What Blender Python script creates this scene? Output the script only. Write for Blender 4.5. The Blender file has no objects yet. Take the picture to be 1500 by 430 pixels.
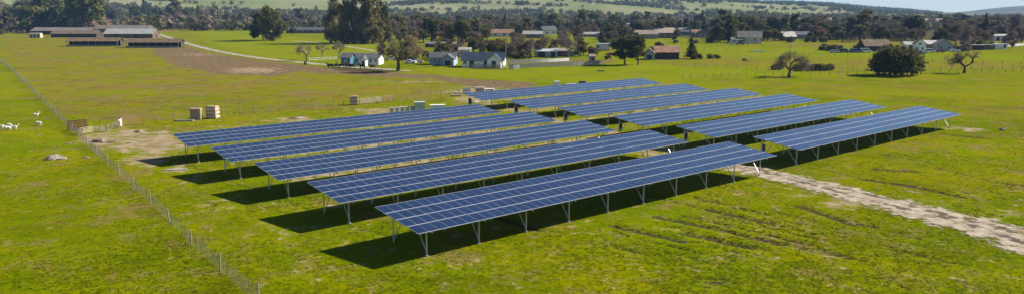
import bpy, math, random
import numpy as np
from mathutils import Vector, Matrix
R = math.radians
sc = bpy.context.scene

# ------------------------------------------------------------------ camera, sky, sun, exposure
F, CX, CY, HOR, HC = 1130.0, 750.0, 215.0, 16.0, 20.0          # calibrated in photo pixels (1500 x 430), metres
PITCH = math.atan((CY - HOR) / F)
cd = bpy.data.cameras.new('camera'); cam = bpy.data.objects.new('camera', cd); sc.collection.objects.link(cam)
cd.sensor_fit = 'HORIZONTAL'; cd.sensor_width = 36.0; cd.lens = F / 1500 * 36; cd.clip_start = .5; cd.clip_end = 30000
cam.location = (0, 0, HC); cam.rotation_euler = (math.pi / 2 - PITCH, 0, 0); sc.camera = cam
SUN_AZ, SUN_EL = 1.196, 0.597                                    # from +Y clockwise; elevation
world = bpy.data.worlds.new('World'); sc.world = world; world.use_nodes = True
wn = world.node_tree.nodes; bg = wn['Background']
sky = wn.new('ShaderNodeTexSky'); sky.sky_type = 'NISHITA'; sky.sun_disc = False
sky.sun_elevation = SUN_EL; sky.sun_rotation = SUN_AZ; sky.altitude = 30; sky.air_density = .8; sky.dust_density = .1; sky.ozone_density = 3
world.node_tree.links.new(sky.outputs[0], bg.inputs[0]); bg.inputs[1].default_value = .06
sl = bpy.data.lights.new('sun', 'SUN'); sl.energy = 5.0; sl.angle = R(.5); sl.color = (1, .92, .8)
so = bpy.data.objects.new('sun', sl); sc.collection.objects.link(so)
sdir = Vector((math.sin(SUN_AZ) * math.cos(SUN_EL), math.cos(SUN_AZ) * math.cos(SUN_EL), math.sin(SUN_EL)))
so.rotation_euler = sdir.to_track_quat('Z', 'Y').to_euler(); so.location = (60, 20, 90)
sc.view_settings.view_transform = 'Standard'; sc.view_settings.look = 'None'; sc.view_settings.gamma = 1
sc.view_settings.exposure = 0.88
sc.cycles.volume_bounces = 0; sc.cycles.max_bounces = 6; sc.cycles.transparent_max_bounces = 12

# ------------------------------------------------------------------ pixel <-> ground
cp, sp = math.cos(PITCH), math.sin(PITCH)
def G(px, py, z=0.0):
    x, y = (px - CX) / F, (CY - py) / F
    d = np.array([x, cp + y * sp, -sp + y * cp]); t = (z - HC) / d[2]
    return Vector((d[0] * t, d[1] * t, z))
def D(px, dist):                                                 # direction of a pixel column at a ground distance
    a = math.atan((px - CX) / F / cp); return Vector((math.sin(a) * dist, math.cos(a) * dist, 0))
def pix(x, y, z=0.0):
    z = z - HC; d = y * cp - z * sp; u = y * sp + z * cp
    return CX + F * x / d, CY - F * u / d
def mpp(py): return HC / max(py - HOR, 1) / math.cos(0)          # metres per photo pixel at ground row py

# ------------------------------------------------------------------ node materials
MATS = {}
def nm(name):
    m = bpy.data.materials.new(name); m.use_nodes = True; nt = m.node_tree
    return m, nt, nt.nodes['Principled BSDF']
def N(nt, t, **k):
    n = nt.nodes.new(t)
    for a, v in k.items():
        if a[0] == '_': n.inputs[int(a[1:])].default_value = v
        else: setattr(n, a, v)
    return n
def noise(nt, vec, scale, detail=4, rough=.55):
    n = N(nt, 'ShaderNodeTexNoise'); n.inputs['Scale'].default_value = scale; n.inputs['Detail'].default_value = detail
    n.inputs['Roughness'].default_value = rough
    if vec is not None: nt.links.new(vec, n.inputs['Vector'])
    return n.outputs[0]
def ramp(nt, fac, a, b, lo=0.0, hi=1.0):
    n = N(nt, 'ShaderNodeMapRange'); n.interpolation_type = 'SMOOTHSTEP'; nt.links.new(fac, n.inputs[0])
    n.inputs[1].default_value = a; n.inputs[2].default_value = b; n.inputs[3].default_value = lo; n.inputs[4].default_value = hi
    return n.outputs[0]
def mixc(nt, fac, a, b):
    n = N(nt, 'ShaderNodeMix', data_type='RGBA')
    for s, v in ((0, fac), (6, a), (7, b)):
        if isinstance(v, (int, float)): n.inputs[s].default_value = v
        elif isinstance(v, tuple): n.inputs[s].default_value = v + (1,)
        else: nt.links.new(v, n.inputs[s])
    return n.outputs[2]
def mth(nt, op, a, b=0.0):
    n = N(nt, 'ShaderNodeMath', operation=op)
    for s, v in ((0, a), (1, b)):
        if isinstance(v, (int, float)): n.inputs[s].default_value = v
        else: nt.links.new(v, n.inputs[s])
    return n.outputs[0]
def bump(nt, h, strength, dist, bs):
    b = N(nt, 'ShaderNodeBump'); b.inputs['Strength'].default_value = strength; b.inputs['Distance'].default_value = dist
    nt.links.new(h, b.inputs['Height']); nt.links.new(b.outputs[0], bs.inputs['Normal'])
def pos(nt): return N(nt, 'ShaderNodeNewGeometry').outputs['Position']

def plain(name, col, rough=.7, var=.25, scale=1.2, metal=0.0, spec=.4, stripes=0):
    """painted / weathered surface: colour with blotches, streaks and fine relief"""
    if name in MATS: return MATS[name]
    m, nt, bs = nm(name); tc = N(nt, 'ShaderNodeTexCoord').outputs['Object']
    dark = tuple(c * (1 - var) for c in col); lite = tuple(min(1, c * (1 + var * .6)) for c in col)
    c = mixc(nt, ramp(nt, noise(nt, tc, scale, 5), .3, .7), dark, lite)
    c = mixc(nt, ramp(nt, noise(nt, tc, scale * 9, 3), .5, .8, 0, .5), c, tuple(x * .7 for x in col))
    if stripes:
        w = N(nt, 'ShaderNodeTexWave'); w.inputs['Scale'].default_value = stripes; w.inputs['Distortion'].default_value = .3
        nt.links.new(tc, w.inputs[0]); bump(nt, w.outputs[1], .5, .03, bs)
        c = mixc(nt, mth(nt, 'MULTIPLY', w.outputs[1], .25), c, dark)
    else: bump(nt, noise(nt, tc, scale * 12, 3), .25, .02, bs)
    nt.links.new(c, bs.inputs['Base Color'])
    bs.inputs['Roughness'].default_value = rough; bs.inputs['Metallic'].default_value = metal; bs.inputs['Specular IOR Level'].default_value = spec
    MATS[name] = m; return m

def leafmat(name, a, b, trans=.3):
    m, nt, bs = nm(name); tc = N(nt, 'ShaderNodeTexCoord').outputs['Object']; oi = N(nt, 'ShaderNodeObjectInfo')
    c = mixc(nt, ramp(nt, noise(nt, tc, .45, 3), .35, .65), a, b)
    c = mixc(nt, mth(nt, 'MULTIPLY', oi.outputs['Random'], .6), c, tuple(x * y for x, y in zip(b, (1.35, 1.05, .9))))
    nt.links.new(c, bs.inputs['Base Color']); bs.inputs['Roughness'].default_value = .75; bs.inputs['Specular IOR Level'].default_value = .15
    tr = N(nt, 'ShaderNodeBsdfTranslucent'); nt.links.new(c, tr.inputs[0]); mx = N(nt, 'ShaderNodeMixShader', _0=trans)
    nt.links.new(bs.outputs[0], mx.inputs[1]); nt.links.new(tr.outputs[0], mx.inputs[2])
    nt.links.new(mx.outputs[0], nt.nodes['Material Output'].inputs[0]); MATS[name] = m; return m

leafmat('leaf_dark', (.05, .062, .017), (.092, .104, .03), .35)
leafmat('leaf_mid', (.085, .1, .022), (.14, .148, .038))
leafmat('leaf_olive', (.11, .11, .034), (.17, .155, .055))
leafmat('leaf_bluegreen', (.06, .074, .03), (.1, .112, .045))
leafmat('leaf_eucalyptus', (.14, .135, .055), (.22, .2, .085), .4)
leafmat('leaf_thin', (.19, .165, .08), (.26, .22, .11), .45)
leafmat('leaf_russet', (.1, .075, .045), (.15, .11, .065))
leafmat('twig_grey', (.12, .098, .08), (.18, .148, .12), .2)
plain('bark', (.1, .078, .058), .9, .4, 2); plain('bark_pale', (.2, .17, .14), .9, .4, 2)
plain('steel', (.55, .57, .58), .45, .12, 2, .6); plain('pipe', (.32, .27, .23), .5, .2, 2, .4); plain('steel_dark', (.2, .21, .22), .5, .2, 2, .5)
plain('wood_grey', (.3, .27, .23), .9, .35, 4); plain('wood_pale', (.33, .3, .25), .9, .3, 4); plain('wood_red', (.24, .1, .06), .85, .3, 4)
plain('wood_tan', (.36, .22, .1), .85, .3, 4); plain('wood_dark', (.07, .05, .04), .9, .3, 3)
plain('cabinet_green', (.48, .54, .53), .5, .1, 2); plain('white_paint', (.78, .78, .76), .6, .12, 2); plain('cabinet_grey', (.55, .57, .58), .5, .1, 2)
plain('cardboard', (.42, .3, .2), .85, .25, 3); plain('wrap', (.62, .5, .42), .5, .2, 5); plain('box_dark', (.05, .06, .08), .5, .2, 3)
plain('roof_brown', (.19, .125, .075), .9, .35, .6, stripes=.8); plain('roof_grey', (.22, .195, .17), .6, .2, .25, .1, stripes=.9)
plain('roof_white', (.42, .41, .39), .55, .15, .3, .1, stripes=.9); plain('roof_slate', (.1, .105, .115), .8, .25, .8); plain('roof_red', (.3, .16, .11), .8, .3, .7)
plain('roof_blue', (.055, .075, .11), .45, .25, .6, .2, stripes=.9); plain('roof_rust', (.36, .2, .12), .8, .4, .5, stripes=.8); plain('roof_tan', (.33, .27, .2), .8, .25, .8)
plain('wall_white', (.84, .84, .83), .75, .12, .6); plain('wall_blue', (.28, .38, .46), .7, .2, .5); plain('wall_teal', (.05, .16, .24), .7, .15, .5)
plain('wall_brown', (.16, .1, .07), .85, .3, .8); plain('wall_cream', (.6, .55, .42), .75, .15, .6); plain('wall_grey', (.36, .37, .38), .8, .2, .6)
plain('wall_tan', (.42, .32, .22), .8, .2, .6); plain('wall_red', (.3, .09, .07), .8, .3, .7); plain('wall_dark', (.06, .05, .045), .9, .3, .6); plain('wall_pink', (.5, .36, .3), .8, .15, .6)
plain('trim', (.8, .8, .79), .6, .08, 2); plain('glass', (.03, .04, .055), .12, .2, 2, 0, .6); plain('door_dark', (.05, .045, .04), .8, .2, 2)
plain('tyre', (.02, .02, .02), .9, .2, 6); plain('car_white', (.75, .76, .78), .3, .05, 1); plain('car_blue', (.05, .12, .3), .3, .1, 1); plain('car_dark', (.05, .055, .07), .3, .1, 1); plain('car_red', (.3, .04, .03), .3, .1, 1); plain('car_silver', (.45, .47, .5), .3, .08, 1, .4)
plain('wool', (.72, .68, .58), .95, .2, 6); plain('sheep_face', (.12, .1, .09), .9, .2, 6); plain('hide_black', (.018, .014, .012), .8, .4, 2); plain('hide_brown', (.1, .05, .03), .8, .4, 2)
plain('rock', (.4, .32, .25), .95, .35, 1.5); plain('soil_lump', (.3, .23, .16), .95, .4, 2)
plain('net_wire', (.2, .2, .18), .6, .1, 2, .3)

def glass_panel():
    m, nt, bs = nm('solar_glass'); tc = N(nt, 'ShaderNodeTexCoord').outputs['Object']; oi = N(nt, 'ShaderNodeObjectInfo')
    c = mixc(nt, oi.outputs['Random'], (.005, .017, .056), (.009, .025, .08))
    br = N(nt, 'ShaderNodeTexBrick'); br.offset = 0; br.inputs['Scale'].default_value = 1.0
    for k, v in (('Mortar Size', .005), ('Brick Width', .161), ('Row Height', .16), ('Mortar Smooth', .1)): br.inputs[k].default_value = v
    nt.links.new(tc, br.inputs['Vector']); c = mixc(nt, mth(nt, 'MULTIPLY', br.outputs['Fac'], .4), c, (.1, .13, .2))
    dust = noise(nt, tc, 2.2, 4); c = mixc(nt, ramp(nt, dust, .45, .8, 0, .05), c, (.3, .29, .26))
    nt.links.new(c, bs.inputs['Base Color']); nt.links.new(ramp(nt, dust, .3, .8, .09, .2), bs.inputs['Roughness'])
    bs.inputs['IOR'].default_value = 1.5; MATS['solar_glass'] = m
glass_panel(); plain('aluminium', (.56, .58, .61), .38, .05, 3, .35)

# ------------------------------------------------------------------ mesh builders
class MB:
    def __init__(s): s.v = []; s.f = []; s.m = []; s.mats = []
    def mi(s, mat):
        if mat not in s.mats: s.mats.append(mat)
        return s.mats.index(mat)
    def add(s, vs, fs, mat):
        o = len(s.v); s.v += [tuple(p) for p in vs]; s.f += [tuple(i + o for i in f) for f in fs]; s.m += [s.mi(mat)] * len(fs); return s
    def box(s, x0, x1, y0, y1, z0, z1, mat):
        v = [(x, y, z) for z in (z0, z1) for x, y in ((x0, y0), (x1, y0), (x1, y1), (x0, y1))]
        return s.add(v, [(3, 2, 1, 0), (4, 5, 6, 7), (0, 1, 5, 4), (1, 2, 6, 5), (2, 3, 7, 6), (3, 0, 4, 7)], mat)
    def bar(s, a, b, w, h, mat):
        a, b = Vector(a), Vector(b); d = (b - a).normalized(); up = Vector((0, 0, 1)) if abs(d.z) < .95 else Vector((1, 0, 0))
        x = d.cross(up).normalized() * w / 2; y = d.cross(x).normalized() * h / 2
        v = [p + i * x + j * y for p in (a, b) for i, j in ((-1, -1), (1, -1), (1, 1), (-1, 1))]
        return s.add(v, [(0, 1, 2, 3), (7, 6, 5, 4), (0, 4, 5, 1), (1, 5, 6, 2), (2, 6, 7, 3), (3, 7, 4, 0)], mat)
    def tube(s, pts, rad, mat, n=6):
        pts = [Vector(p) for p in pts]; vs = []; fs = []
        for i, p in enumerate(pts):
            d = (pts[min(i + 1, len(pts) - 1)] - pts[max(i - 1, 0)]).normalized()
            up = Vector((0, 0, 1)) if abs(d.z) < .9 else Vector((1, 0, 0)); x = d.cross(up).normalized(); y = d.cross(x)
            r = rad[i] if isinstance(rad, (list, tuple)) else rad
            vs += [p + r * (math.cos(2 * math.pi * k / n) * x + math.sin(2 * math.pi * k / n) * y) for k in range(n)]
        for i in range(len(pts) - 1):
            fs += [(i * n + k, i * n + (k + 1) % n, (i + 1) * n + (k + 1) % n, (i + 1) * n + k) for k in range(n)]
        fs += [tuple(reversed(range(n))), tuple(range((len(pts) - 1) * n, len(pts) * n))]
        return s.add(vs, fs, mat)
    def prism(s, prof, y0, y1, mat):                              # profile in x,z extruded along y
        n = len(prof); v = [(x, y0, z) for x, z in prof] + [(x, y1, z) for x, z in prof]
        return s.add(v, [tuple(range(n)), tuple(reversed(range(n, 2 * n)))] + [(k, k + n, (k + 1) % n + n, (k + 1) % n) for k in range(n)], mat)
    def mesh(s, name):
        me = bpy.data.meshes.new(name); me.from_pydata(s.v, [], s.f)
        for m in s.mats: me.materials.append(MATS[m])
        me.polygons.foreach_set('material_index', s.m); me.update(); return me
    def build(s, name, parent=None): return mk(name, s.mesh(name), parent)
def mk(name, me, parent=None, loc=None, rz=None):
    o = bpy.data.objects.new(name, me); sc.collection.objects.link(o)
    if parent is not None: o.parent = parent
    if loc is not None: o.location = loc
    if rz is not None: o.rotation_euler = (0, 0, rz)
    return o
def tag(o, label=None, cat=None, group=None, kind=None):
    for k, v in (('label', label), ('category', cat), ('group', group), ('kind', kind)):
        if v: o[k] = v
    return o
def thing(name, label, cat, loc, rz=0, group=None, kind=None):
    return tag(mk(name, None, None, loc, rz), label, cat, group, kind)
def copytree(o, loc, rz, scale=None, label=None, group=None):
    def rec(s, p):
        c = s.copy(); sc.collection.objects.link(c)
        if p: c.parent = p
        for ch in s.children: rec(ch, c)
        return c
    c = rec(o, None); c.location = loc; c.rotation_euler = (0, 0, rz)
    if scale: c.scale = scale
    if label: c['label'] = label
    if group: c['group'] = group
    return c
def quadmesh(name, V, mat):
    """V (n,4,3) -> mesh of loose quads"""
    n = len(V); me = bpy.data.meshes.new(name); me.vertices.add(4 * n); me.vertices.foreach_set('co', np.ascontiguousarray(V, dtype=np.float32).ravel())
    me.loops.add(4 * n); me.loops.foreach_set('vertex_index', np.arange(4 * n, dtype=np.int32))
    me.polygons.add(n); me.polygons.foreach_set('loop_start', np.arange(0, 4 * n, 4, dtype=np.int32))
    me.materials.append(MATS[mat]); me.update(calc_edges=True); me.validate(); return me
def vn(x, y, seed=0, oct=4):
    """cheap value-noise-like sum of rotated sines, 0..1"""
    r = np.random.default_rng(seed); o = np.zeros_like(x, dtype=float); a = 1.0; tot = 0; f = 1.0
    for k in range(oct):
        for j in range(3):
            t = r.uniform(0, 6.28); p = r.uniform(0, 6.28); q = r.uniform(.75, 1.3)
            o += a * np.sin((x * math.cos(t) + y * math.sin(t)) * f * q + p + 1.3 * np.sin((x * math.sin(t) - y * math.cos(t)) * f * .7 + p * 2)); tot += a
        a *= .6; f *= 2.1
    return .5 + o / tot * .9

# ------------------------------------------------------------------ ground
def axis(segs):
    out = []
    for a, b, s in segs: out += list(np.arange(a, b, s))
    return np.array(out)
def geo(a, b, s, g=1.22):
    o = [a]
    while o[-1] < b: s *= g; o.append(o[-1] + s)
    return o
gx = np.array(sorted([-v for v in geo(420, 9000, 5)[1:]] + list(axis([(-420, -110, 3), (-110, -60, 1), (-60, 105, .5), (105, 140, 1), (140, 421, 3)])) + geo(423, 9000, 5)))
gy = np.array(sorted([40 - (v - 0) for v in geo(3, 600, 4)] + list(axis([(40, 50, 1), (50, 125, .5), (125, 200, 1), (200, 640, 3)])) + geo(640, 9000, 5)))
X, Y = np.meshgrid(gx, gy); ny, nx = X.shape
PXg, PYg = np.where(Y > 20, pix(X, np.maximum(Y, 20))[0], -999), np.where(Y > 20, pix(X, np.maximum(Y, 20))[1], 999)
def inpoly(px, py, poly):
    r = np.zeros(px.shape, bool); n = len(poly); j = n - 1
    for i in range(n):
        (xi, yi), (xj, yj) = poly[i], poly[j]
        r ^= ((yi > py) != (yj > py)) & (px < (xj - xi) * (py - yi) / ((yj - yi) or 1e-9) + xi); j = i
    return r
def distline(pts):                                               # world distance to a polyline given in pixels
    P = [G(*p) for p in pts]; d = np.full(X.shape, 1e9)
    for a, b in zip(P, P[1:]):
        ab = np.array([b.x - a.x, b.y - a.y]); L2 = ab @ ab + 1e-9
        t = np.clip(((X - a.x) * ab[0] + (Y - a.y) * ab[1]) / L2, 0, 1); d = np.minimum(d, np.hypot(X - a.x - t * ab[0], Y - a.y - t * ab[1]))
    return d
att = {k: np.zeros(X.shape) for k in ('lush', 'dry', 'brown', 'dirt', 'mud', 'litter')}
def paint(k, poly, v=1.0): att[k] = np.maximum(att[k], inpoly(PXg, PYg, poly) * v)
def blob(k, px, py, rx, ry, v=1.0):
    q = np.hypot((PXg - px) / rx, (PYg - py) / ry); att[k] = np.maximum(att[k], np.clip(1.35 - q, 0, 1) * v)
def streak(k, pts, w, v=1.0): att[k] = np.maximum(att[k], np.clip(1.4 - distline(pts) / w, 0, 1) * v)
# fields (shapes of their own on the land)
paint('dry', [(0, 52), (230, 52), (330, 80), (470, 98), (560, 108), (700, 128), (680, 142), (560, 150), (400, 168), (210, 178), (100, 176), (0, 88)], .62)
paint('dry', [(1000, 118), (1500, 112), (1500, 178), (1400, 165), (1250, 146), (1050, 124)], .3)
paint('dry', [(1220, 150), (1500, 150), (1500, 175), (1380, 172)], .3)
paint('dry', [(960, 84), (1200, 84), (1500, 92), (1500, 102), (1180, 102), (960, 94)], .55)
paint('dry', [(1150, 62), (1500, 58), (1500, 66), (1150, 70)], .6)
paint('lush', [(280, 42), (380, 46), (480, 60), (575, 70), (575, 78), (500, 92), (440, 88), (360, 80), (300, 62)], .9)
paint('lush', [(440, 58), (590, 62), (590, 70), (440, 66)], .9)
paint('lush', [(610, 100), (740, 97), (960, 92), (1180, 103), (1180, 112), (1000, 117), (780, 122), (640, 108)], .75)
paint('lush', [(960, 68), (1250, 72), (1500, 80), (1500, 90), (1250, 84), (960, 84)], .75)
paint('lush', [(840, 52), (900, 52), (900, 62), (830, 64)], .9); paint('lush', [(640, 70), (700, 70), (700, 80), (640, 78)], .8); paint('lush', [(950, 58), (1080, 60), (1080, 68), (950, 66)], .5)
paint('lush', [(0, 110), (90, 185), (250, 320), (370, 430), (0, 430)], .35)
paint('brown', [(228, 56), (262, 66), (300, 76), (370, 88), (470, 98), (560, 104), (690, 118), (700, 126), (640, 116), (560, 112), (440, 104), (400, 112), (320, 108), (255, 96), (225, 76)], 1.2)
paint('brown', [(600, 108), (700, 116), (790, 122), (760, 132), (690, 128), (640, 116)], 1.1)
paint('brown', [(660, 62), (780, 62), (780, 66), (660, 68)], .7); paint('brown', [(740, 90), (900, 86), (895, 92), (750, 97)], .6)
blob('dirt', 370, 103, 45, 5, .8); blob('dirt', 290, 80, 40, 3, .5)
paint('mud', [(478, 98), (560, 101), (562, 106), (500, 104)], .8)
for a in ((225, 208, 60, 19, .85), (215, 232, 40, 13, .75), (150, 203, 40, 12, .85), (190, 196, 34, 10, .8), (285, 262, 40, 8, .45), (345, 300, 50, 10, .4), (430, 335, 50, 10, .4), (255, 245, 30, 8, .6), (180, 215, 26, 9, .7), (255, 196, 25, 6, .6), (300, 298, 22, 5, .5), (330, 290, 20, 4, .5), (150, 188, 26, 4, .6), (600, 120, 60, 3, .4),
          (700, 134, 60, 6, .8), (690, 145, 30, 5, .8), (560, 162, 60, 5, .7), (430, 175, 60, 5, .55), (345, 186, 60, 4, .4), (640, 345, 20, 5, .4), (405, 296, 18, 5, .4), (1080, 232, 50, 7, .8), (980, 290, 25, 4, .3),
          (955, 222, 30, 5, .8), (1230, 297, 45, 9, .7), (1300, 300, 30, 7, .6), (1170, 285, 26, 5, .5), (1425, 190, 22, 4, .8), (1395, 186, 20, 3, .6), (740, 180, 60, 3, .6), (640, 190, 60, 3, .6), (1480, 340, 60, 16, .5), (1050, 362, 25, 5, .35), (420, 345, 25, 5, .4), (490, 300, 20, 5, .5), (440, 290, 16, 4, .4), (1480, 312, 40, 6, .4)): blob('dirt', *a)
for t in ((300, 206, 735, 170), (360, 232, 810, 182), (430, 262, 900, 196), (700, 150, 960, 124), (760, 164, 1030, 134), (840, 176, 1110, 142)): streak('dirt', [(t[0], t[1]), (t[2], t[3])], 1.6, .62)
streak('dirt', [(1080, 247), (1010, 225), (940, 205), (880, 190), (800, 172), (740, 158), (700, 148)], 2.2, .6)
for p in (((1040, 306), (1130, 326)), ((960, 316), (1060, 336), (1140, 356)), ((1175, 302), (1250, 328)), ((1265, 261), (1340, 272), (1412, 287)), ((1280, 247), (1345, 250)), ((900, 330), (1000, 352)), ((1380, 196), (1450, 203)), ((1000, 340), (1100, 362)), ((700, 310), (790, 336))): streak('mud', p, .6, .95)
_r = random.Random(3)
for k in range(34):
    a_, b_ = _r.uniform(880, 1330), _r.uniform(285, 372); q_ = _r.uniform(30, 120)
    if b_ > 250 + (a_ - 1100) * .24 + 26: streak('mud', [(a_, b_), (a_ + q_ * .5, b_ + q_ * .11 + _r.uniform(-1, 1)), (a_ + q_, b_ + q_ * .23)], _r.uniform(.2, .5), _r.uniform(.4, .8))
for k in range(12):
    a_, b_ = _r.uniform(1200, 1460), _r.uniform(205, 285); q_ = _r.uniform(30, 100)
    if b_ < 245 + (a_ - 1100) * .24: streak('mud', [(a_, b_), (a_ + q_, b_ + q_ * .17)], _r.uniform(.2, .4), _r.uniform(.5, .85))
att['dirt'] = np.maximum(att['dirt'], .13 * inpoly(PXg, PYg, [(140, 185), (700, 130), (1130, 240), (1500, 290), (1500, 430), (385, 430), (250, 300)]))
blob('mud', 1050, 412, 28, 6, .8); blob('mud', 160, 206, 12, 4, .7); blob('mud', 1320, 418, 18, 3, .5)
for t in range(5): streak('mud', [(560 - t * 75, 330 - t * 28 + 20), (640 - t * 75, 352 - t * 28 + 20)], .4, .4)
for y0_, y1_, v_ in ((22, 50, .75),): paint('litter', [(-200, y0_), (1700, y0_), (1700, 60), (1180, 57), (1060, 58), (900, 50), (840, 46), (700, 48), (560, 48), (470, 34), (300, 34), (140, 34), (60, 46), (-200, 46)], v_)
Z = (vn(X * .09, Y * .09, 5, 3) - .5) * .16 * np.clip(1 - (Y - 150) / 120, 0, 1) * np.clip((Y + 40) / 60, 0, 1) - .06 - .11 * np.clip(att['mud'], 0, 1) * (Y < 130)
Zfn = lambda x, y: float((vn(np.array([x * .09]), np.array([y * .09]), 5, 3)[0] - .5) * .16 * min(1, max(0, 1 - (y - 150) / 120)) - .06)
def gridmesh(name, X, Y, Z, mat, attrs={}):
    ny, nx = X.shape; me = bpy.data.meshes.new(name); me.vertices.add(nx * ny)
    me.vertices.foreach_set('co', np.stack([X, Y, Z], -1).astype(np.float32).ravel())
    i = (np.arange(ny - 1)[:, None] * nx + np.arange(nx - 1)[None]).ravel(); q = np.stack([i, i + 1, i + nx + 1, i + nx], -1).astype(np.int32)
    me.loops.add(q.size); me.loops.foreach_set('vertex_index', q.ravel()); me.polygons.add(len(q)); me.polygons.foreach_set('loop_start', np.arange(0, q.size, 4, dtype=np.int32))
    me.update(calc_edges=True); me.shade_smooth() if hasattr(me, 'shade_smooth') else None
    for k, v in attrs.items():
        a = me.attributes.new(k, 'FLOAT', 'POINT'); a.data.foreach_set('value', v.astype(np.float32).ravel())
    me.materials.append(MATS[mat]); return me
LUSH, OLIVE, DRY, BROWN, DIRT, MUD = (.150, .215, .008), (.165, .165, .018), (.205, .150, .045), (.140, .092, .055), (.43, .345, .25), (.045, .034, .024)
def ground_mat():
    m, nt, bs = nm('pasture'); P = pos(nt)
    def at(k): n = N(nt, 'ShaderNodeAttribute', attribute_name=k); return n.outputs['Fac']
    n1, n2, n3, n4 = noise(nt, P, .05, 5), noise(nt, P, .45, 6, .62), noise(nt, P, 2.6, 5, .65), noise(nt, P, 9, 3, .6)
    c = mixc(nt, ramp(nt, n1, .36, .66), (.13, .178, .0), (.175, .187, .0))
    c = mixc(nt, ramp(nt, n2, .47, .66, 0, .8), c, (.205, .19, .0))
    c = mixc(nt, ramp(nt, n3, .48, .68, 0, .3), c, (.085, .11, .0))
    c = mixc(nt, ramp(nt, n4, .52, .72, 0, .35), c, (.085, .1, .0))
    def over(c, k, col, nz, amt, lo=.4, hi=.62, mx=1.0):
        return mixc(nt, ramp(nt, mth(nt, 'ADD', at(k), mth(nt, 'MULTIPLY', mth(nt, 'SUBTRACT', nz, .5), amt)), lo, hi, 0, mx), c, col)
    c = mixc(nt, ramp(nt, noise(nt, P, .035, 9, .76), .47, .56, 0, .55), c, (.09, .12, .0))
    c = mixc(nt, ramp(nt, noise(nt, P, .026, 9, .78), .51, .58, 0, .65), c, (.2, .19, .0))
    lush = mixc(nt, ramp(nt, n2, .35, .65), (.145, .205, .0), (.19, .21, .0))
    c = over(c, 'lush', lush, noise(nt, P, .05, 9, .76), 4.0, .25, .85, .75)
    dry = mixc(nt, ramp(nt, noise(nt, P, .045, 10, .8), .46, .55), (.19, .15, .014), (.16, .185, .0))
    dry = mixc(nt, ramp(nt, noise(nt, P, .07, 10, .8), .49, .57, 0, .9), dry, (.185, .125, .055)); dry = mixc(nt, ramp(nt, noise(nt, P, .16, 9, .8), .5, .58, 0, .75), dry, (.105, .095, .016))
    c = over(c, 'dry', dry, noise(nt, P, .03, 8, .75), 2.6, .2, .75, .95)
    c = mixc(nt, ramp(nt, noise(nt, P, .11, 9, .78), .535, .61, 0, .75), c, (.2, .14, .045))
    c = mixc(nt, ramp(nt, noise(nt, P, .3, 8, .75), .55, .63, 0, .6), c, (.2, .165, .08))
    c = over(c, 'litter', mixc(nt, ramp(nt, n1, .35, .65), (.06, .06, .025), (.1, .085, .045)), n1, 1.2)
    brown = mixc(nt, ramp(nt, n2, .3, .7), (.115, .075, .046), (.2, .14, .085)); c = over(c, 'brown', brown, noise(nt, P, .1, 9, .78), 4.5, .3, .85, .92)
    dirt = mixc(nt, ramp(nt, n2, .3, .7), (.21, .155, .09), (.37, .29, .19)); dirt = mixc(nt, ramp(nt, n3, .5, .75, 0, .6), dirt, (.2, .15, .1))
    c = over(c, 'dirt', dirt, noise(nt, P, .45, 9, .78), 3.6, .34, .72, .92)
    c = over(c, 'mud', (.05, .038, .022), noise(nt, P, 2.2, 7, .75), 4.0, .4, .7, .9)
    nt.links.new(c, bs.inputs['Base Color']); bs.inputs['Roughness'].default_value = 1; bs.inputs['Specular IOR Level'].default_value = 0
    h = mth(nt, 'ADD', mth(nt, 'MULTIPLY', n3, .6), mth(nt, 'ADD', mth(nt, 'MULTIPLY', n4, .25), n2)); bump(nt, h, .6, .12, bs)
    MATS['pasture'] = m
ground_mat()
tag(mk('ground', gridmesh('ground', X, Y, Z, 'pasture', att)), kind='structure')

# ------------------------------------------------------------------ hills far behind
def hillmat(name, a, b, c, s1=.004, s2=.03):
    m, nt, bs = nm(name); P = pos(nt)
    k = mixc(nt, ramp(nt, noise(nt, P, s1, 5), .38, .62), a, b); k = mixc(nt, ramp(nt, noise(nt, P, s2, 5, .65), .5, .68), k, c)
    nt.links.new(k, bs.inputs['Base Color']); bs.inputs['Roughness'].default_value = 1; bs.inputs['Specular IOR Level'].default_value = 0; MATS[name] = m
hillmat('hill_grass', (.17, .2, .075), (.255, .245, .13), (.19, .21, .085), .005, .02); hillmat('hill_wood', (.035, .05, .03), (.05, .062, .034), (.028, .04, .024), .01, .05); hillmat('hill_far', (.13, .14, .08), (.17, .155, .095), (.05, .065, .045), .002, .006)
def hills(name, mat, d0, dtop, d1, prof, base, rough, seed, step=8):
    """polar sheet whose crest, at distance dtop, follows a skyline given as photo pixels"""
    pxs = np.arange(-900, 2400, step); a = np.arctan((pxs - CX) / F / cp); crest = np.interp(pxs, [p[0] for p in prof], [p[1] for p in prof])
    ds = np.concatenate([np.linspace(d0, dtop, 46), np.linspace(dtop, d1, 8)[1:]]); A, Dd = np.meshgrid(a, ds); Cr = np.meshgrid(crest, ds)[0]
    H = HC + (HOR - Cr) * dtop / F; t = np.clip((Dd - d0) / (dtop - d0), 0, 1); prof_t = t * t * (3 - 2 * t) * .55 + t * .45
    prof_t = np.where(Dd > dtop, 1 - .5 * (Dd - dtop) / (d1 - dtop), prof_t)
    x, y = np.sin(A) * Dd, np.cos(A) * Dd
    Zh = base + (H - base) * prof_t + (vn(x * .006, y * .006, seed, 3) - .5) * rough * np.minimum(1, t * 2.2) + (vn(x * .05, y * .05, seed + 1, 3) - .5) * rough * .28 * t
    return tag(mk(name, gridmesh(name, x, y, Zh, mat)), kind='structure'), lambda px, d: (D(px, d), d0, dtop, d1)
GH = [(-900, -40), (0, -22), (300, -12), (600, -9), (850, -5), (960, -1), (1060, 3), (1120, 8), (1200, 13), (1280, 17.5), (1350, 20.5), (1420, 22), (2400, 23)]
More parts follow.
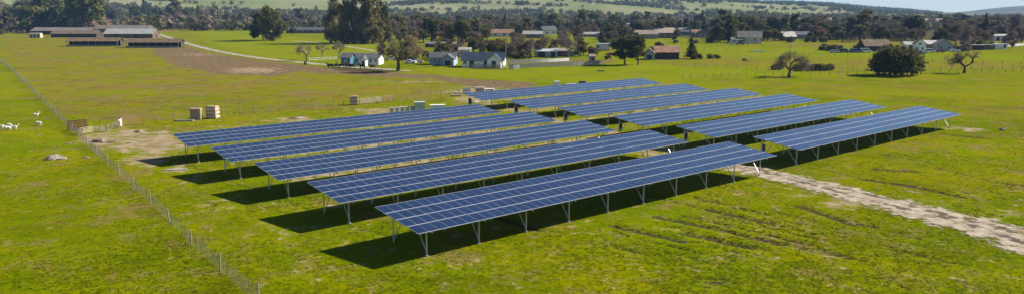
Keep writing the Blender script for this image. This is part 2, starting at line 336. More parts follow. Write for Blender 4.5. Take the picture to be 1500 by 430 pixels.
def gh_z(px, d):
    H = HC + (HOR - np.interp(px, [p[0] for p in GH], [p[1] for p in GH])) * 2600 / F; t = min(1, max(0, (d - 1350) / 1250)); p = D(px, d)
    return -4 + (H + 4) * (t * t * (3 - 2 * t) * .55 + t * .45) + (vn(np.array([p.x * .006]), np.array([p.y * .006]), 21, 3)[0] - .5) * 14 * min(1, t * 2.2)
hills('grassy_hills', 'hill_grass', 1350, 2600, 3200, GH, -4, 14, 21)
hills('wooded_ridge', 'hill_wood', 3000, 4000, 4700, [(-900, 0), (800, -4), (900, -3), (1000, -1), (1060, 0), (1100, 3), (1160, 4), (1200, 6), (1240, 9.5), (1270, 12), (1300, 13.5), (1340, 16.5), (1368, 19.8), (1390, 23), (2400, 26)], -6, 9, 33, 4)
hills('far_hill', 'hill_far', 4600, 6200, 7200, [(-900, 10), (1200, 26), (1330, 22), (1375, 18.5), (1400, 16.5), (1425, 13.5), (1450, 11), (1475, 9.5), (1500, 9), (1560, 10), (1700, 16), (2400, 20)], -6, 8, 44, 6)

# ------------------------------------------------------------------ roads: sheets that ride on the ground with ragged edges
def roadmat(name, a, b, c, scale):
    m, nt, bs = nm(name); P = pos(nt); tcn = N(nt, 'ShaderNodeAttribute', attribute_name='edge').outputs['Fac']; rut = N(nt, 'ShaderNodeAttribute', attribute_name='rut').outputs['Fac']
    n1, n2, n3 = noise(nt, P, scale, 6, .65), noise(nt, P, scale * 5, 5, .65), noise(nt, P, scale * .35, 4)
    k = mixc(nt, ramp(nt, n1, .35, .65), a, b)
    k = mixc(nt, ramp(nt, mth(nt, 'ADD', rut, mth(nt, 'MULTIPLY', mth(nt, 'SUBTRACT', noise(nt, P, scale * .8, 8, .75), .5), 5.0)), .42, .85, 0, .92), k, c); k = mixc(nt, ramp(nt, n2, .52, .75, 0, .5), k, tuple(x * .55 for x in a))
    nt.links.new(k, bs.inputs['Base Color']); bs.inputs['Roughness'].default_value = .95; bs.inputs['Specular IOR Level'].default_value = .1; bump(nt, mth(nt, 'ADD', n2, n1), .6, .07, bs)
    tr = N(nt, 'ShaderNodeBsdfTransparent'); mx = N(nt, 'ShaderNodeMixShader')
    nt.links.new(ramp(nt, mth(nt, 'ADD', tcn, mth(nt, 'MULTIPLY', mth(nt, 'SUBTRACT', noise(nt, P, scale * .5, 8, .72), .5), 3.2)), .2, .55), mx.inputs[0]); nt.links.new(tr.outputs[0], mx.inputs[1]); nt.links.new(bs.outputs[0], mx.inputs[2])
    nt.links.new(mx.outputs[0], nt.nodes['Material Output'].inputs[0]); MATS[name] = m
roadmat('track_dirt', (.26, .21, .145), (.44, .375, .28), (.065, .05, .032), .8); roadmat('road_gravel', (.3, .26, .21), (.4, .35, .29), (.2, .17, .13), .3); roadmat('road_tarmac', (.4, .38, .35), (.46, .44, .41), (.3, .28, .26), .1)
def spline(P, n):
    out = []
    for i in range(len(P) - 1):
        p0, p1, p2, p3 = P[max(i - 1, 0)], P[i], P[i + 1], P[min(i + 2, len(P) - 1)]
        for k in range(n):
            t = k / n; out.append(.5 * ((2 * p1) + (p2 - p0) * t + (2 * p0 - 5 * p1 + 4 * p2 - p3) * t * t + (3 * p1 - p0 - 3 * p2 + p3) * t ** 3))
    return out + [P[-1]]
def road(name, pts, w, mat, label, rutpos=(), lift=.03, seg=14, mrow=17):
    C = spline([G(*p) for p in pts], seg); n = len(C); us = np.linspace(-1, 1, mrow); Xs = np.zeros((n, mrow)); Ys = Xs.copy(); Zs = Xs.copy(); e = Xs.copy(); ru = Xs.copy()
    for i, c in enumerate(C):
        d = (C[min(i + 1, n - 1)] - C[max(i - 1, 0)]).normalized(); q = Vector((-d.y, d.x, 0)); ww = w[0] + (w[1] - w[0]) * i / (n - 1)
        for j, u in enumerate(us):
            p = c + q * u * ww / 2; Xs[i, j], Ys[i, j] = p.x, p.y; e[i, j] = (1 - abs(u) ** 1.5) if name != 'dirt_track' else (1 - abs(u)) * 1.05
            ru[i, j] = sum(math.exp(-((u - r - .05 * math.sin(i * .045 + r * 9)) / .15) ** 2) for r in rutpos) * .75
            Zs[i, j] = (Zfn(p.x, p.y) if p.y < 270 else -.06) + lift + .04 * e[i, j] * (1 - min(1, ru[i, j]) * .7) * (1 if p.y < 200 else 0)
    return tag(mk(name, gridmesh(name, Xs, Ys, Zs, mat, {'edge': e, 'rut': ru})), label, kind='structure')
road('dirt_track', [(1052, 240), (1100, 248), (1160, 261), (1251, 283), (1342, 307), (1432, 330), (1500, 350), (1600, 380)], (5.5, 11), 'track_dirt', 'pale rutted dirt track running off to the right past the tables', (-.12, .3), .035, 40, 41)
road('farm_road', [(150, 30), (200, 40), (232, 50), (290, 68), (360, 82), (440, 91), (500, 97), (560, 101), (600, 104)], (6, 5), 'road_gravel', 'pale gravel farm road curving down from the barns', (-.5, .5), .03)
road('field_lane', [(430, 60), (470, 63), (520, 70), (560, 76), (610, 82)], (4, 4), 'road_gravel', 'narrow lane behind the blue and white house')
road('country_lane', [(1380, 74), (1430, 71), (1470, 67), (1560, 62)], (12, 16), 'road_tarmac', 'pale lane at the right behind the bare tree')

# ------------------------------------------------------------------ solar tables
AZ, TX0, TY0, HB, HF, TW = .869, -7.466, 59.648, 3.225, 2.368, 6.839
Lv = Vector((math.sin(AZ), math.cos(AZ), 0)); Nv = Vector((-Lv.y, Lv.x, 0)); TILT = math.atan2(HB - HF, TW)
FO, BO, PS0, PDS, NMOD = 1.19, .45, 1.51, 5.584, 52
def mod_mesh(wm, hm):
    b = MB(); t = .04; fx, fy = .011, .052
    o = [(0, 0), (wm, 0), (wm, hm), (0, hm)]; i = [(fx, fy), (wm - fx, fy), (wm - fx, hm - fy), (fx, hm - fy)]
    v = [(x, y, 0) for x, y in o] + [(x, y, 0) for x, y in i] + [(x, y, -t) for x, y in o]
    b.add(v, [(k, (k + 1) % 4, 4 + (k + 1) % 4, 4 + k) for k in range(4)] + [(k, 8 + k, 8 + (k + 1) % 4, (k + 1) % 4) for k in range(4)] + [(11, 10, 9, 8)], 'aluminium')
    b.add([(x, y, -.004) for x, y in i], [(0, 1, 2, 3)], 'solar_glass'); return b.mesh('solar_module')
mod_cache = {}
def table(s0, s1, t, dz, label, rank):
    o = Vector((TX0, TY0, 0)) + Lv * s0 + Nv * t
    # local frame: x along the row, y up the slope (towards the back)
    th = thing('solar_table', label, 'solar array', (o.x, o.y, 0), math.atan2(Lv.y, Lv.x), 'ground-mounted solar tables in two banks')
    ln = s1 - s0; wm = round(ln / NMOD, 3); sw = math.hypot(TW, HB - HF); gap = .012; hm = (sw - 3 * gap) / 4
    me = mod_cache.setdefault(wm, mod_mesh(wm - .003, hm)); rr = random.Random(rank)
    zf = lambda y: HF + dz + y * math.tan(TILT)
    for r in range(4):
        y = r * (hm + gap) * math.cos(TILT); zz = zf(y)
        for k in range(NMOD):
            m = mk('solar_module', me, th, (k * wm, y, zz + rr.uniform(-.004, .004))); m.rotation_euler = (TILT + rr.gauss(0, .0022), rr.gauss(0, .0022), 0)
    under = .07
    p = MB().bar((0, 0, 0), (ln - .1, 0, 0), .07, .1, 'steel').mesh('purlin')
    for y in (.45, 1.3, 2.6, 4.2, 5.5, 6.4): mk('purlin', p, th, (.05, y, zf(y) - under - .05))
    ra = MB().bar((0, .25, zf(.25) - .26), (0, TW - .25, zf(TW - .25) - .26), .08, .15, 'steel').mesh('rafter')
    fp = MB().box(-.045, .045, FO - .05, FO + .05, -.25, zf(FO) - .3, 'steel').mesh('post'); bp = MB().box(-.045, .045, TW - BO - .05, TW - BO + .05, -.25, zf(TW - BO) - .3, 'steel').mesh('post')
    br1 = MB().bar((.07, FO, .12), (.07, FO + 1.75, zf(FO + 1.75) - .3), .06, .06, 'steel').mesh('brace'); br2 = MB().bar((.07, TW - BO, .12), (.07, TW - BO - 1.75, zf(TW - BO - 1.75) - .3), .06, .06, 'steel').mesh('brace')
    foot = MB().tube([(0, FO, -.2), (0, FO, .07)], .16, 'wall_grey', 10).mesh('footing')
    for k in range(10):
        xx = PS0 + k * PDS * (ln - 2.2) / 51.3
        for n_, m_ in (('rafter', ra), ('post', fp), ('post', bp), ('brace', br1), ('brace', br2), ('footing', foot)): mk(n_, m_, th, (xx, 0, 0))
    return th
TB = [(0, 52.6, 0, .1, 'solar table nearest the camera, front row of the left bank'), (.05, 52.6, 13.3, .05, 'second solar table back from the camera in the left bank'), (0, 52.97, 26.82, -.03, 'middle solar table of the five in the left bank'),
      (-.29, 53.19, 39.81, .03, 'fourth solar table back in the left bank, one in front of the rearmost'), (-.68, 52.84, 53.7, .02, 'rearmost solar table of the left bank, in front of the grey cabinets'),
      (59.05, 112.47, .65, -.06, 'rightmost solar table, front row of the right bank beside the dirt track'), (58.91, 112.58, 13.56, -.03, 'second solar table back from the dirt track in the right bank'),
      (59.24, 112.37, 26.82, .04, 'third solar table back from the dirt track in the right bank'), (60.9, 115.4, 41.3, -.1, 'fourth solar table back from the dirt track in the right bank'),
      (60.75, 114.9, 54.71, 0, 'fifth solar table back in the right bank, one in front of the farthest'), (61.85, 118.3, 70.71, .02, 'farthest solar table, rear row of the right bank next to the pallets')]
tables = [table(*a, rank=i) for i, a in enumerate(TB)]
inv = thing('inverter_box', '', 'inverter', (0, 0, 0), 0, 'inverters hung at the left ends of the right bank')
b = MB().box(-.36, .36, -.24, 0, 1.0, 2.1, 'cabinet_grey'); b.build('housing', inv); MB().box(-.3, .3, -.262, -.24, 1.2, 2.0, 'box_dark').build('cover', inv)
MB().bar((0, .02, .0), (0, .02, 1.0), .06, .06, 'steel').build('conduit', inv); MB().box(-.3, .3, -.13, 0, .75, .99, 'steel_dark').build('switch', inv)
for i in range(5, 11):
    s0, s1, t, dz, _ = TB[i]; q = Vector((TX0, TY0, 0)) + Lv * (s0 + PS0) + Nv * (t + TW - BO - .07)
    lab = 'grey inverter box on the left end back post of the %s right bank table' % ('front', 'second', 'third', 'fourth', 'fifth', 'farthest')[i - 5]
    if i == 5: inv.location = q; inv.rotation_euler = (0, 0, math.atan2(Lv.y, Lv.x)); inv['label'] = lab
    else: copytree(inv, q, math.atan2(Lv.y, Lv.x), label=lab)

# ------------------------------------------------------------------ buildings
RES = []                                                         # picture boxes kept free of trees in front
def building(name, label, cat, px, py, l, w, hw, hr, rot, wall, roof, ops=(), over=.5, open_front=False, chimney=None, group=None, posts=0, zb=0, hip=0):
    rz = R(rot); g = G(px, py) if not isinstance(px, Vector) else px; c = Vector((g.x, g.y, zb)) + Vector((-math.sin(rz), math.cos(rz), 0)) * w / 2
    th = thing(name, label, cat, c, rz, group)
    e = .12
    b = MB(); hl, hw2 = l / 2, w / 2
    if open_front:
        b.box(-hl, hl, hw2 - e, hw2, 0, hw, wall); 
        for sx in (-1, 1): b.add([(sx * hl, -hw2 * .2, 0), (sx * hl, hw2 - e, 0), (sx * hl, hw2 - e, hw), (sx * hl, 0, hw + hr * .95), (sx * hl, -hw2 * .2, hw + hr * .75)], [(0, 1, 2, 3, 4)], wall)
        b.box(-hl + .1, hl - .1, -hw2 + .05, -hw2 + .12, 0, .9, 'wood_grey')
    else:
        v = [(-hl, -hw2, -.3), (hl, -hw2, -.3), (hl, hw2, -.3), (-hl, hw2, -.3), (-hl, -hw2, hw), (hl, -hw2, hw), (hl, hw2, hw), (-hl, hw2, hw), (-hl, 0, hw + hr), (hl, 0, hw + hr)]
        b.add(v, [(0, 1, 5, 4), (1, 2, 6, 9, 5), (2, 3, 7, 6), (3, 0, 4, 8, 7), (4, 5, 9, 8), (6, 7, 8, 9)], wall)
    b.build('wall', th)
    b = MB(); k = hr / hw2; t = .16; hx = hip
    for s in (-1, 1):
        ya, za = s * (hw2 + over), hw - over * k
        v = [(-hl - over, ya, za), (hl + over, ya, za), (hl + over - hx, 0, hw + hr), (-hl - over + hx, 0, hw + hr)]; v += [(x, y, z + t) for x, y, z in v]
        b.add(v, [(0, 1, 2, 3), (7, 6, 5, 4), (0, 4, 5, 1), (1, 5, 6, 2), (2, 6, 7, 3), (3, 7, 4, 0)], roof)
    if hip:
        for s in (-1, 1):
            v = [(s * (hl + over), -hw2 - over, hw - over * k + t), (s * (hl + over), hw2 + over, hw - over * k + t), (s * (hl + over - hx), 0, hw + hr + t)]; b.add(v, [(0, 1, 2)], roof)
    rf = b.build('roof', th)
    if chimney is not None: MB().box(chimney - .4, chimney + .4, .6, 1.4, hw, hw + hr + .9, 'wall_red').build('chimney', rf)
    if posts:
        pm = MB().box(-.1, .1, -hw2 + .0, -hw2 + .2, 0, hw - .1, 'wood_grey').mesh('post')
        for i in range(posts): mk('post', pm, th, (-hl + .3 + i * (l - .6) / (posts - 1), 0, 0))
    for op in ops:
        face, u, z0, ow, oh, kd = op
        bb = MB(); fr = MB(); d0, d1 = .03, .07
        pane = 'door_dark' if kd in ('door', 'barn_door') else 'glass'
        def put(B, a0, a1, z0_, z1_, dep, mat):
            if face == 'F': B.box(a0, a1, -hw2 - dep, -hw2 + .02, z0_, z1_, mat)
            elif face == 'R': B.box(hl - .02, hl + dep, a0, a1, z0_, z1_, mat)
            else: B.box(-hl - dep, -hl + .02, a0, a1, z0_, z1_, mat)
        put(bb, u - ow / 2, u + ow / 2, z0, z0 + oh, d0, pane)
        ob = bb.build('window' if kd == 'win' else 'door', th)
        q = .12
        put(fr, u - ow / 2 - q, u + ow / 2 + q, z0 + oh, z0 + oh + q, d1, 'trim' if kd != 'barn_door' else wall); put(fr, u - ow / 2 - q, u - ow / 2, z0, z0 + oh, d1, 'trim' if kd != 'barn_door' else wall); put(fr, u + ow / 2, u + ow / 2 + q, z0, z0 + oh, d1, 'trim' if kd != 'barn_door' else wall)
        if kd == 'win': put(fr, u - ow / 2 - q, u + ow / 2 + q, z0 - q, z0, d1, 'trim'); put(fr, u - .04, u + .04, z0, z0 + oh, d1 - .01, 'trim')
        fr.build('frame', ob)
    x0, y0 = pix(c.x - l / 2, c.y, hw + hr); x1, y1 = pix(c.x + l / 2, c.y - w / 2, 0); RES.append((x0, x1, y0, y1, 1)) if name != 'distant_house' or len(RES) % 2 else None
    return th
def wins(xs, z=1, w=1, h=1.1, f='F'): return [(f, x, z, w, h, 'win') for x in xs]
BD = lambda f, u, w=3, h=2.6: (f, u, 0, w, h, 'barn_door')
building('long_barn', 'long barn with low grey roof, far left in front of the trees', 'barn', 88, 51, 48, 16, 3.2, 2.6, 3, 'wall_dark', 'roof_grey', [BD('F', -18), BD('F', 4), BD('L', 0)])
building('long_barn', 'brown roofed barn between the small pale yellow shed and the grey barns', 'barn', 108, 55, 34, 11, 2.8, 2.2, 2, 'wall_dark', 'roof_brown', [BD('F', -8), BD('F', 9)])
building('long_barn', 'grey roofed barn behind the pale roofed barn, its gable showing', 'barn', 178, 48, 50, 15, 3.4, 3.2, 2, 'wall_brown', 'roof_grey', [BD('L', 0)])
building('long_barn', 'big barn with pale curved-looking metal roof and dark red walls', 'barn', 188, 56, 36, 13, 3.2, 3.4, 1, 'wall_brown', 'roof_white', [BD('F', -9), BD('F', 6), BD('R', 0)])
building('open_shed', 'open fronted brown roofed livestock shed, left one of the front pair', 'shed', 135, 68, 29, 8, 2.9, 1.8, 2, 'wall_dark', 'roof_brown', open_front=True, posts=8)
building('open_shed', 'open fronted brown roofed livestock shed, right one of the front pair', 'shed', 223, 70, 29, 8, 2.9, 1.8, 1, 'wall_dark', 'roof_brown', open_front=True, posts=8)
building('small_shed', 'small pale yellow box shed with three dark doorways', 'shed', 51, 55.5, 8, 4, 3, .4, 8, 'wall_cream', 'roof_tan', [BD('F', -2.3, 1.4, 2.2), BD('F', 0, 1.4, 2.2), BD('F', 2.3, 1.4, 2.2)], over=.15)
building('farm_house', 'white house among trees on the slope above the barns', 'house', 183, 27, 18, 10, 7, 3, -5, 'wall_white', 'roof_slate', wins((-6, -2, 2, 6), 1.2, 1.6, 1.5) + wins((-6, -2, 2, 6), 4.4, 1.6, 1.5))
building('red_barn', 'small rust roofed barn right of the grey barns', 'barn', 228, 43, 16, 9, 3, 2, 0, 'wall_red', 'roof_rust', [BD('F', -3), BD('F', 4)])
building('red_barn', 'dark red shed with white trailer beside the green field', 'shed', 281, 42, 15, 8, 3.2, 2.2, 0, 'wall_red', 'roof_rust', [BD('F', 2)])
building('red_barn', 'long low tan roofed shed beside the wooden yard fence', 'shed', 262, 41, 16, 8, 3.4, 1.2, 0, 'wall_brown', 'roof_tan', [BD('F', 0)])
building('ranch_house', 'long low brown house with slate roof between the dark conifer and the eucalyptus', 'house', 448, 49, 36, 10, 3, 2.2, -2, 'wall_brown', 'roof_slate', wins((-13, -8, -3, 9, 14), 1, 2, 1.2) + [('F', 3, 0, 1.2, 2.1, 'door')], chimney=6)
building('bungalow', 'white bungalow with teal gable end behind the cattle', 'house', 531, 95, 12.5, 7.5, 2.6, 1.4, -4, 'wall_white', 'roof_slate', wins((-4.6, -2.2, 3.2, 5), .9, 1, 1.3) + [('F', .4, 0, 1.1, 2.1, 'door')])
building('bungalow_wing', 'teal end block on the left of the white bungalow', 'house', 506.5, 96.5, 3.4, 6.5, 3, 1.5, -4, 'wall_teal', 'roof_slate', wins((0,), 1, .8, 1))
building('porch', 'small white gabled porch in front of the white bungalow', 'porch', 537, 97, 3.4, 1.6, 2.5, 1.1, 86, 'wall_white', 'roof_slate', [('L', 0, 0, 1, 2, 'door')], over=.25)
building('blue_house', 'light blue house with grey roof left of the white barn', 'house', 648, 95, 9.6, 7, 2.7, 1.7, -4, 'wall_blue', 'roof_slate', wins((-3, 0), .9, 1.1, 1.1))
building('garage_gable', 'small white trimmed gabled garage beside the light blue house', 'garage', 666, 96, 4.6, 4.4, 2.5, 1.6, 84, 'wall_blue', 'roof_slate', [('L', 0, 0, 2.4, 2, 'door')], over=.3)
building('white_barn', 'white barn with dark blue metal roof behind the board fence', 'barn', 707, 99, 15, 9, 2.6, 2.5, -5, 'wall_white', 'roof_blue', [BD('F', -4, 1.6, 2.3), BD('F', 1, 1.2, 2.2), BD('F', 5, 1.4, 2.2)] + wins((-6.4,), 1.2, .9, 1))
building('lean_to', 'white gabled end block on the right of the white barn', 'barn', 735, 99, 4.2, 5, 2.8, 1.8, 82, 'wall_white', 'roof_blue', [('L', 0, 0, 1.6, 2.4, 'door')])
building('white_shed', 'small white shed with windows behind the blue roofed barn', 'shed', 681, 83, 5, 4, 3, .8, 0, 'wall_white', 'roof_white', wins((-1.2, 1.2), 1.2, .9, .9))
building('long_house', 'long orange tan roofed house beyond the bare thicket', 'house', 733, 54, 20, 9, 3, 2.6, -3, 'wall_white', 'roof_rust', wins((-9, -4, 3, 8), 1, 2, 1.3))
building('long_house', 'long low house with pale roof right of the orange roofed house', 'house', 778, 56, 17, 8, 3, 2, -2, 'wall_brown', 'roof_white', wins((-8, -2, 4, 9), 1, 1.8, 1.2))
building('long_house', 'small white house with dark roof among trees left of the greenhouse', 'house', 806, 51, 12, 9, 4, 3, 20, 'wall_white', 'roof_slate', wins((-3, 3), 1, 1.6, 1.5))
building('green_shed', 'low grey green shed behind the bare thicket and long board fence', 'shed', 800, 84, 10, 5, 2.6, .8, -2, 'wall_grey', 'cabinet_green', [BD('F', -2), BD('F', 3, 2)])
building('green_shed', 'low weathered shed right of the grey green shed', 'shed', 820, 83, 7, 5, 2.6, .9, -4, 'wall_brown', 'roof_tan', [BD('F', 0, 2)])
building('horse_shelter', 'tiny dark hut standing behind the long board fence', 'shed', 868, 90, 2.4, 2.2, 2.0, .7, 5, 'wall_grey', 'roof_tan', [BD('F', 0, 1.1, 1.6)], over=.2)
building('greenhouse', 'low pale greenhouse tunnel in the far green paddock', 'greenhouse', 865, 54, 14, 6, 2, 1.4, 0, 'wall_grey', 'roof_white', [BD('F', -4, 1.5, 1.6)])
building('trailer_box', 'white box trailer parked in the far green paddock', 'trailer', 883, 73, 7.5, 3, 2.9, .25, -2, 'white_paint', 'roof_white', [('F', -2.4, .4, 1, 2, 'door')], over=.05)
building('old_barn', 'old barn with rusty red roof and grey walls beside the pine', 'barn', 977, 87, 10, 8, 3, 2.3, -6, 'wall_dark', 'roof_rust', [BD('F', -2, 3), BD('F', 3, 2)])
building('old_barn_wing', 'grey blue gabled wing on the left of the rusty barn', 'barn', 959, 87, 6, 4.4, 2.6, 1.8, 80, 'wall_grey', 'roof_grey', [BD('L', 0, 2, 2)])
building('village_house', 'brown house with tan roof left of the cream barn', 'house', 975, 56, 17, 11, 4, 3.4, 12, 'wall_brown', 'roof_tan', wins((-5, 0, 5), 1, 1.6, 1.4))
building('village_house', 'pale house with tan roof behind the dark pair of oaks', 'house', 947, 57, 16, 10, 3.4, 2.6, -5, 'wall_tan', 'roof_tan', wins((-5, 0, 5), 1, 1.6, 1.3))
building('village_house', 'teal roofed cottage left of the dark conifer', 'house', 1004, 52, 10, 8, 3.4, 2.6, 10, 'wall_teal', 'roof_grey', wins((-2, 2), 1, 1.6, 1.3))
building('village_house', 'pink house half hidden by trees left of the cream barn', 'house', 1026, 55, 12, 8, 3.4, 2.4, 0, 'wall_pink', 'roof_red', wins((-3, 2), 1, 1.6, 1.3))
building('cream_barn', 'big cream barn with pale grey roof at the end of the green field', 'barn', 1098, 64, 14, 10, 4, 3.4, -14, 'wall_cream', 'roof_grey', [BD('F', -5, 4, 3.4), BD('L', 0, 4, 3.4)] + wins((3, 7), 1.6, 1.5, 1.3))
building('cream_barn_wing', 'low lean-to with open bays on the left of the cream barn', 'barn', 1080, 64, 7, 5, 2.4, 1.3, -8, 'wall_cream', 'roof_grey', [BD('F', -2, 2.4, 2), BD('F', 2, 2.4, 2)])
building('red_cottage', 'red walled cottage with pale grey roof behind the field edge', 'house', 1157, 60, 9, 7, 3, 3, 10, 'wall_red', 'roof_white', wins((-3, 3), 1, 1.4, 1.3))
building('red_cottage', 'small grey cottage right of the red walled cottage', 'house', 1176, 57, 11, 8, 3, 2, 0, 'wall_grey', 'roof_slate', wins((-3, 2), 1, 1.4, 1.2))
building('brown_shed', 'brown hipped shed behind the big round oak', 'shed', 1286, 75, 13, 9, 2.6, 2.8, 0, 'wall_dark', 'roof_brown', [BD('F', -3)])
building('yard_house', 'white house with slate blue gable in the farmyard right of the oak', 'house', 1354, 76, 7, 5, 4.2, 2, 70, 'wall_white', 'roof_slate', wins((-1.3, 1.3), 1, 1, 1.3, 'L') + wins((0,), 3.4, 1, 1, 'L'))
building('yard_house', 'grey gabled house at the right of the farmyard', 'house', 1392, 74, 9, 7.5, 3.0, 2.6, 75, 'wall_grey', 'roof_grey', wins((-2, 2), 1, 1.3, 1.3, 'L'))
building('yard_house', 'low white shed just right of the big round oak', 'shed', 1338, 74, 8, 6, 3, 1.2, -5, 'wall_white', 'roof_white', [BD('F', -1), BD('F', 2, 1.6)])
building('yard_house', 'long pale roofed shed joining the farmyard houses', 'shed', 1368, 73, 9, 6, 3, 1.6, 0, 'wall_tan', 'roof_white', [BD('F', 0)])
building('roadside_shed', 'long low white building beside the pale lane at far right', 'building', 1466, 60, 9, 5, 3.4, .9, -2, 'wall_white', 'roof_white', [BD('F', -2, 2), BD('F', 2, 2)])
building('roadside_shed', 'brown roofed house near the right edge of the wooded band', 'house', 1370, 37, 28, 14, 5, 4, 5, 'wall_pink', 'roof_red', wins((-8, 0, 8), 1.4, 2, 1.8))
rng = random.Random(8)
VH = [(20, 40), (420, 36), (560, 33), (640, 31), (655, 36), (670, 27), (600, 30), (700, 31), (735, 26), (760, 24), (800, 33), (885, 31), (905, 34), (885, 26), (925, 45), (960, 40), (985, 36), (1012, 40), (1040, 40), (1100, 29), (1120, 33), (1135, 30), (1155, 32), (1170, 34), (1105, 36), (1210, 31), (1265, 33), (1300, 35), (1325, 31), (1400, 33), (1455, 34), (1485, 40), (1490, 33), (1450, 40), (840, 36), (1060, 34), (1190, 28), (1225, 35), (735, 38), (690, 38), (1425, 30), (1345, 28)]
for i, (px, py) in enumerate(VH):
    wl, rf, nmn = rng.choice([('wall_white', 'roof_slate', 'white walled slate roofed'), ('wall_white', 'roof_white', 'all white pale roofed'), ('wall_tan', 'roof_tan', 'tan'), ('wall_pink', 'roof_red', 'pinkish red roofed'), ('wall_cream', 'roof_grey', 'cream grey roofed')])
    l = rng.uniform(13, 22)
    building('distant_house', 'small %s house among the far village trees' % nmn, 'house', px, py, l, rng.uniform(8, 11), rng.uniform(4, 7.5), rng.uniform(2, 3.6), rng.uniform(-25, 25), wl, rf, wins((-l * .3, 0, l * .3), 1.2, 1.8, 1.5), group='far village houses, ' + nmn)

# ------------------------------------------------------------------ trees
def leaves(rng, lobes, n, leaf, gap=.25, flat=.0, seed=0):
    """leaf-clump faces spread through lobed crowns with ragged shells and holes"""
    V = []; w = np.array([a * b_ * c for _, (a, b_, c) in lobes]) ** .66; w = (w / w.sum() * n).astype(int) + 1
    for (c, r), k in zip(lobes, w):
        d = rng.normal(size=(k * 2, 3)); d /= np.linalg.norm(d, axis=1)[:, None]; rad = rng.uniform(.25, 1, (k * 2, 1)) ** .45
        bumpy = 1 + .22 * np.sin(d[:, :1] * 7 + c[0] + seed) * np.sin(d[:, 1:2] * 6 + c[1]) + .16 * np.sin(d[:, 2:] * 9 + c[2] * 2) + .1 * rng.normal(size=(k * 2, 1))
        p = np.array(c) + d * rad * np.array(r) * bumpy
        s = .5 + .5 * np.sin(p[:, 0] * 1.9 + seed) * np.sin(p[:, 1] * 2.1 + 1.7 * seed) * np.sin(p[:, 2] * 2.3)
        keep = s > gap * rng.uniform(.6, 1.6, len(s)); p = p[keep][:k]; d = d[keep][:k]; m = len(p)
        nrm = d * .7 + rng.normal(size=(m, 3)) * .7; nrm /= np.linalg.norm(nrm, axis=1)[:, None]
        t = np.cross(nrm, rng.normal(size=(m, 3))); t /= np.linalg.norm(t, axis=1)[:, None]; u = np.cross(nrm, t); sz = leaf * rng.uniform(.55, 1.35, (m, 1))
        a, b_ = t * sz, u * sz * rng.uniform(.5, .9, (m, 1))
        V.append(np.stack([p - a * .9, p - b_ + a * .1, p + a, p + b_ * .9 - a * .2], 1))
    return np.concatenate(V)
def limbs(b, rng, h0, top, r0, spread, n, mat, base=(0, 0)):
    x, y = base; b.tube([(x, y, -.4), (x + rng.normal() * .1, y, h0 * .5), (x + rng.normal() * .15, y, h0)], [r0 * 1.25, r0, r0 * .85], mat, 7)
    for k in range(n):
        a = 6.283 * k / n + rng.uniform(-.4, .4); s = spread * rng.uniform(.5, 1); t = h0 + (top - h0) * rng.uniform(.45, .9)
        b.tube([(x, y, h0 * rng.uniform(.75, 1) - .1), (x + math.cos(a) * s * .45, y + math.sin(a) * s * .45, h0 + (t - h0) * .55), (x + math.cos(a) * s, y + math.sin(a) * s, t)], [r0 * .55, r0 * .35, r0 * .1], mat, 5)
def proto(name, crown_V, lmat, trunk_mb):
    return (name, quadmesh('crown', crown_V, lmat), trunk_mb.mesh('trunk'))
def plant_tree(pr, loc, rz, s, label, group=None, cat='tree'):
    th = thing(pr[0], label, cat, loc, rz, group); th.scale = (s[0], s[0], s[1]) if isinstance(s, tuple) else (s, s, s)
    mk('trunk', pr[2], th); mk('crown', pr[1], th); return th
def lob(rng, n, R_, H0, H1, rr):                                # random lobes inside an egg
    o = []
    for k in range(n):
        a = rng.uniform(0, 6.28); q = math.sqrt(rng.uniform(0, 1)) * R_; z = rng.uniform(H0, H1); q *= math.sqrt(max(.15, 1 - ((z - (H0 * .6 + H1 * .4)) / (H1 - H0)) ** 2 * 1.6)); r = rr * rng.uniform(.7, 1.3)
        o.append(((math.cos(a) * q, math.sin(a) * q, z), (r, r, r * .8)))
    return o
PR = {}
def mkprotos():
    for v in range(3):                                           # unit: about 10 m tall
        r = np.random.default_rng(100 + v); b = MB(); limbs(b, r, 2.2, 8, .35, 2.8, 5, 'bark'); PR['round', v] = proto(('evergreen_tree', 'broadleaf_tree', 'round_tree')[v], leaves(r, lob(r, 15, 3.3, 3, 8.2, 1.5), 1500, .5, .22, seed=v), ('leaf_dark', 'leaf_mid', 'leaf_bluegreen')[v], b)
        r = np.random.default_rng(200 + v); b = MB(); limbs(b, r, 3, 8.5, .3, 1.6, 5, 'bark_pale'); PR['tall', v] = proto('tall_tree', leaves(r, lob(r, 16, 1.9, 2.6, 9.4, 1.05), 1400, .42, .27, seed=v + 5), ('leaf_olive', 'leaf_mid', 'leaf_bluegreen')[v], b)
        r = np.random.default_rng(300 + v); b = MB(); limbs(b, r, 7, 9.5, .26, .5, 3, 'bark')
        L = [((r.normal() * .15, r.normal() * .15, 1.2 + 8.6 * k / 11), ((1.0 - k / 12) * (2.1 - .3 * v) + .15,) * 2 + (.62,)) for k in range(12)]; PR['cone', v] = proto('conifer', leaves(r, L, 1300, .36, .15, seed=v), ('leaf_dark', 'leaf_bluegreen', 'leaf_dark')[v], b)
        r = np.random.default_rng(400 + v); b = MB(); limbs(b, r, 2.2, 8, .28, 2.6, 8, 'bark_pale'); PR['bare', v] = proto(('leafless_tree', 'russet_tree', 'winter_tree')[v], thin(leaves(r, lob(r, 12, 2.8, 3.2, 8.4, 1.5), 1300, .62, .3, seed=v), .16), ('twig_grey', 'leaf_russet', 'twig_grey')[v], b)
        r = np.random.default_rng(500 + v); b = MB(); limbs(b, r, .5, 2, .1, 1, 5, 'bark'); PR['bush', v] = proto('bush', leaves(r, lob(r, 8, 1.6, .5, 2.0, .8), 600, .26, .2, seed=v), ('leaf_dark', 'leaf_olive', 'twig_grey')[v], b)
